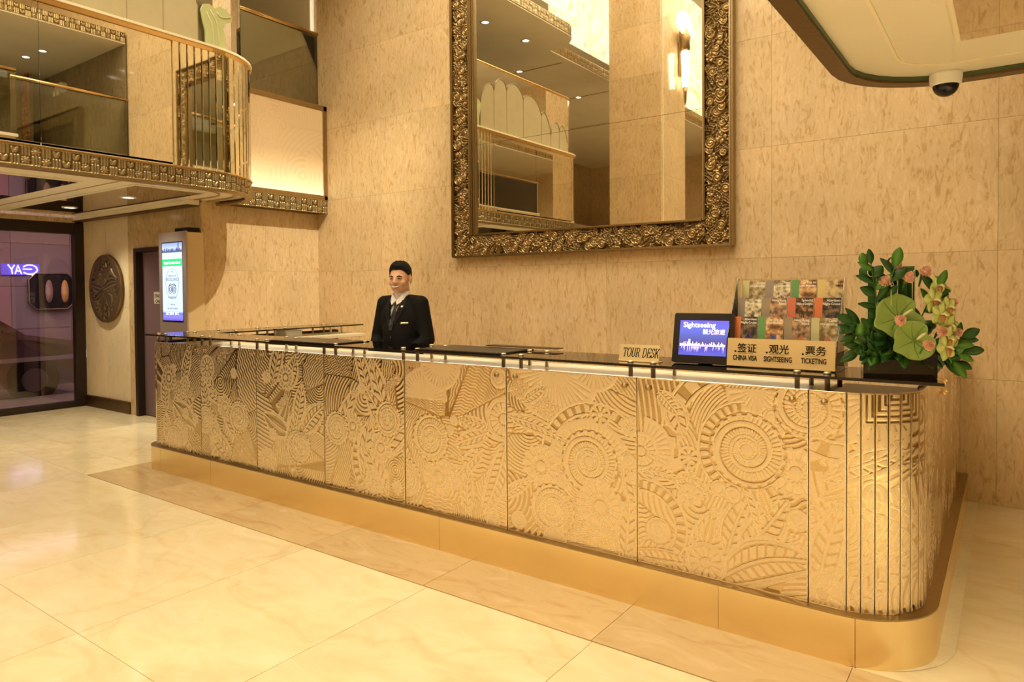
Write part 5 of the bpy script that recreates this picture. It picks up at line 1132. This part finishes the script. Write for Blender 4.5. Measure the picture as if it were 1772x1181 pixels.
b_.cap(H((0, -.090, .014)), .008, H((0, -.108, -.020)), .012); hel((0, -.088, -.058), (.030, .010, .007)); hel((0, -.088, -.076), (.024, .009, .006))
b_.cap((0, .02, 1.38), .056, (0, .01, 1.54), .054)
# trunk, arms, legs under the clothes
b_.ell((0, .01, 1.25), (.135, .09, .17)); b_.ell((0, .01, 1.05), (.13, .09, .20)); b_.ell((0, .01, .92), (.14, .10, .13))
hand = {}
for s in (-1, 1):
    sh = (s*.160, .012, 1.375); el_ = (s*.248, .0, 1.13); wr2 = (s*.105, -.215, .985); b_.cap((s*.04, .015, 1.385), .045, sh, .042); b_.cap(sh, .044, el_, .036); b_.cap(el_, .036, wr2, .027)
    wv = Vector(wr2); fd = Vector((s*-.95, -.35, -.15)).normalized(); sd = fd.cross(Vector((0, 0, 1))).normalized(); pc = wv+fd*.05
    for k_ in range(-3, 4): b_.cap(wv+sd*.008*k_, .013, wv+fd*.085+sd*.0105*k_, .011)
    for k_, (o_, ln) in enumerate(((-.031, .062), (-.0105, .075), (.0105, .079), (.031, .070))):
        a = wv+fd*.085+sd*o_*s; m1 = a+fd*ln*.5+Vector((0, 0, .004))+sd*o_*s*.15; e_ = m1+fd*ln*.5-Vector((0, 0, .010)); b_.cap(a, .0095, m1, .0085); b_.cap(m1, .0085, e_, .007)
    t0 = wv+fd*.025-sd*s*.030; t1 = t0-sd*s*.028+fd*.028; t2 = t1+fd*.030-sd*s*.004; b_.cap(t0, .013, t1, .011); b_.cap(t1, .0105, t2, .009)
    hip = (s*.09, .01, .90); kn = (s*.10, -.005, .50); an = (s*.105, .02, .09); b_.cap(hip, .085, kn, .058); b_.cap(kn, .056, an, .038); b_.cap((s*.105, .03, .055), .036, (s*.115, -.11, .035), .03)
remesh(b_, 'body', .0052, SKIN, pe, 3)
# hair
def hairshell():
    m = MB(); NU, NV = 48, 26; vs = []; idx = {}
    def cutf(a):       # hairline angle from the crown, a = 0 at the face
        K = [(0, .335), (.45, .33), (.75, .36), (1.0, .43), (1.2, .50), (1.42, .50), (1.62, .43), (1.85, .47), (2.2, .60), (3.2, .64)]
        for (a0, c0), (a1, c1) in zip(K[:-1], K[1:]):
            if a <= a1: return c0+(c1-c0)*(a-a0)/(a1-a0)
        return .64
    for j in range(NV+1):
        for i in range(NU):
            t = 2*PI*i/NU; ang_ = abs((t+PI) % (2*PI)-PI); ph = PI*cutf(ang_)*j/NV
            x, y, z = math.sin(ph)*math.sin(t), -math.sin(ph)*math.cos(t), math.cos(ph)
            fr_ = max(0, -y); r = Vector((x*.076, y*.095, z*.091)); c = Vector((0, .012, .032))
            nz = .5+.5*noise.noise(Vector((x, y, z))*11); edge = min(1, (NV-j)/5); grow = (.002+.020*max(0, z)**1.5*(1+.3*nz)+.016*fr_*max(0, z-.25))*edge+.001
            r = r*(1+grow/.085); r.z = min(r.z, .091+.018+.006*nz); vs.append(H(c+r))
    fs = []
    for j in range(NV):
        for i in range(NU): fs.append([j*NU+i, (j+1)*NU+i, (j+1)*NU+(i+1) % NU, j*NU+(i+1) % NU][::-1])
    m.add(vs, fs, HAIR, True)
    rs = random.Random(2)
    for _ in range(320):     # short upright tufts
        t = rs.gauss(0, 1.1); ph = rs.uniform(.08, .31)*PI; x, y, z = math.sin(ph)*math.sin(t), -math.sin(ph)*math.cos(t), math.cos(ph)
        p = Vector((x*.078, y*.098, min(z*.112, .108)))+Vector((0, .012, .032)); tip = p+Vector((x*.010, y*.012-.007, .012))
        a, b = Vector((.005, 0, 0)), Vector((0, .005, 0)); m.add([H(p-a), H(p+a), H(p+b), H(tip)], [(0, 1, 3), (1, 2, 3), (2, 0, 3)], HAIR)
    o = m.obj('hair', HAIR, pe); s = o.modifiers.new('s', 'SOLIDIFY'); s.thickness = .004; s.offset = -.5
hairshell()
# face details
fc = MB()
for s in (-1, 1):
    fc.tube([H((s*.018, -.0915, .002)), H((s*.030, -.0925, .0055)), H((s*.043, -.087, .002))], [.0016, .0038, .0014], HAIR, 6)
fc.obj('eyes', HAIR, pe)
fc = MB()
for s in (-1, 1): fc.tube([H((s*.015, -.0935, .021)), H((s*.033, -.0935, .027)), H((s*.052, -.082, .021))], [.0032, .0045, .002], HAIR, 6)
fc.obj('eyebrows', HAIR, pe)
MB().tube([H((-.031, -.0885, -.052)), H((-.016, -.0985, -.060)), H((0, -.1005, -.063)), H((.016, -.0985, -.060)), H((.031, -.0885, -.052))], [.0012, .0048, .0056, .0048, .0012], WHITE, 8).obj('teeth', WHITE, pe)
LIP = mat('lips', (.55, .20, .15), .4)
MB().tube([H((-.034, -.0870, -.050)), H((-.016, -.0985, -.0695)), H((0, -.1000, -.0725)), H((.016, -.0985, -.0695)), H((.034, -.0870, -.050))], [.001, .0030, .0036, .0030, .001], LIP, 8).tube([H((-.034, -.0870, -.050)), H((-.015, -.0985, -.0535)), H((0, -.1010, -.0545)), H((.015, -.0985, -.0535)), H((.034, -.0870, -.050))], [.001, .0018, .002, .0018, .001], LIP, 8).obj('lips', LIP, pe)
# shirt collar + shirt front
sb = MB(); sb.ell((0, .008, 1.24), (.150, .112, .185)); sb.cap((0, .015, 1.36), .070, (0, .012, 1.470), .062)
shirt = remesh(sb, 'shirt', .007, SHIRT, pe, 2)
cl = MB()
for s in (-1, 1): cl.add([(0, -.066, 1.432), (s*.05, -.050, 1.478), (s*.068, .0, 1.488), (s*.060, -.058, 1.425), (s*.025, -.092, 1.395), (0, -.062, 1.428), (s*.046, -.044, 1.476), (s*.062, .0, 1.484), (s*.052, -.052, 1.422), (s*.022, -.086, 1.393)], [(0, 1, 3, 4), (1, 2, 3), (9, 8, 6, 5), (8, 7, 6), (0, 4, 9, 5), (4, 3, 8, 9), (3, 2, 7, 8)], SHIRT)
cl.obj('collar', SHIRT, pe)
# jacket
jb = MB(); jb.ell((0, .015, 1.27), (.19, .128, .205)); jb.ell((0, .01, 1.06), (.178, .125, .22)); jb.ell((0, .01, .90), (.195, .138, .16)); jb.ell((0, -.015, 1.18), (.155, .115, .2))
for s in (-1, 1):
    jb.cap((s*.065, .022, 1.425), .048, (s*.175, .012, 1.405), .060); jb.cap((s*.170, .012, 1.39), .066, (s*.238, .005, 1.135), .056); jb.cap((s*.238, .005, 1.13), .056, (s*.13, -.195, .995), .042)
jk = remesh(jb, 'jacket', .0075, SUIT, pe, 5)
# open the V at the front and the neck hole
bm = bmesh.new(); bm.from_mesh(jk.data)
kill = [f for f in bm.faces if (lambda c: (c.y < -.02 and c.z > 1.215 and abs(c.x) < (c.z-1.215)*.235) or (math.hypot(c.x, c.y-.012) < .066 and c.z > 1.43))(f.calc_center_median())]
bmesh.ops.delete(bm, geom=kill, context='FACES'); bm.to_mesh(jk.data); bm.free()
sdf = jk.modifiers.new('s', 'SOLIDIFY'); sdf.thickness = .004; sdf.offset = -1
def bvh_of(*os):
    vs = []; fs = []
    for o in os:
        k = len(vs); vs += [v.co.copy() for v in o.data.vertices]; fs += [[i+k for i in p.vertices] for p in o.data.polygons]
    return BVHTree.FromPolygons(vs, fs)
BJ = bvh_of(jk, shirt)
def drape(poly, off, th, name, m, par, n=10):   # quad strip polygon given as left/right edges, draped from the front
    Lp, Rp = poly; vs = []
    k = len(Lp)
    for i in range(k):
        for j in range(n+1):
            t = j/n; x = Lp[i][0]+(Rp[i][0]-Lp[i][0])*t; z = Lp[i][1]+(Rp[i][1]-Lp[i][1])*t
            h = BJ.ray_cast(Vector((x, -1, z)), Vector((0, 1, 0)))[0]; y = h.y if h else -.05; vs.append((x, y-off, z))
    fs = [(i*(n+1)+j, i*(n+1)+j+1, (i+1)*(n+1)+j+1, (i+1)*(n+1)+j) for i in range(k-1) for j in range(n)]
    o = MB().add(vs, fs, m, True).obj(name, m, par); s = o.modifiers.new('s', 'SOLIDIFY'); s.thickness = th; return o
def lerp_edge(pts, n=14):
    P = [Vector(p) for p in pts]; ls = [0]
    for a, b in zip(P[:-1], P[1:]): ls.append(ls[-1]+(b-a).length)
    out = []
    for i in range(n+1):
        s = ls[-1]*i/n
        for j in range(len(P)-1):
            if s <= ls[j+1]+1e-9: out.append(tuple(P[j].lerp(P[j+1], (s-ls[j])/(ls[j+1]-ls[j])))); break
    return out
for s in (-1, 1):
    drape((lerp_edge([(s*.002, 1.205), (s*.030, 1.33), (s*.060, 1.445)]), lerp_edge([(s*.008, 1.203), (s*.072, 1.32), (s*.095, 1.375), (s*.088, 1.43)])), .004, .004, 'lapel', mat('lapel%d' % s, (.011, .010, .010), .7, spec=.2), pe)
drape((lerp_edge([(-.009, 1.408), (-.014, 1.39), (-.010, 1.375), (-.020, 1.24), (-.014, 1.2)]), lerp_edge([(.011, 1.408), (.016, 1.39), (.012, 1.375), (.022, 1.24), (.014, 1.2)])), .006, .006, 'tie', TIE, pe)
drape((lerp_edge([(.075, 1.252), (.075, 1.264)], 2), lerp_edge([(.130, 1.252), (.130, 1.264)], 2)), .006, .003, 'name_badge', GOLD, pe)
drape((lerp_edge([(.066, 1.375), (.066, 1.39)], 2), lerp_edge([(.080, 1.375), (.080, 1.39)], 2)), .010, .003, 'lapel_pin', GOLD, pe)
MB().lathe([(0, 0), (.008, 0), (.008, -.003), (0, -.004)], (0.004, -.137, 1.15), BLKPL, 12, 'y').obj('button', BLKPL, pe)
tb = MB()
for s in (-1, 1): tb.cap((s*.085, .01, .92), .105, (s*.10, -.002, .50), .085); tb.cap((s*.10, -.002, .5), .085, (s*.105, .02, .10), .068)
remesh(tb, 'trousers', .012, SUIT, pe, 2)
for s in (-1, 1):
    sh = MB(); sh.ell((s*.108, .02, .052), (.046, .07, .05)); sh.ell((s*.115, -.08, .038), (.046, .10, .036)); remesh(sh, 'shoe', .007, BLKPL, pe, 2)
    cu = MB().tube([(s*.135, -.190, .998), (s*.108, -.212, .987)], [.035, .033], SHIRT, 16); cu.obj('shirt_cuff', SHIRT, pe)
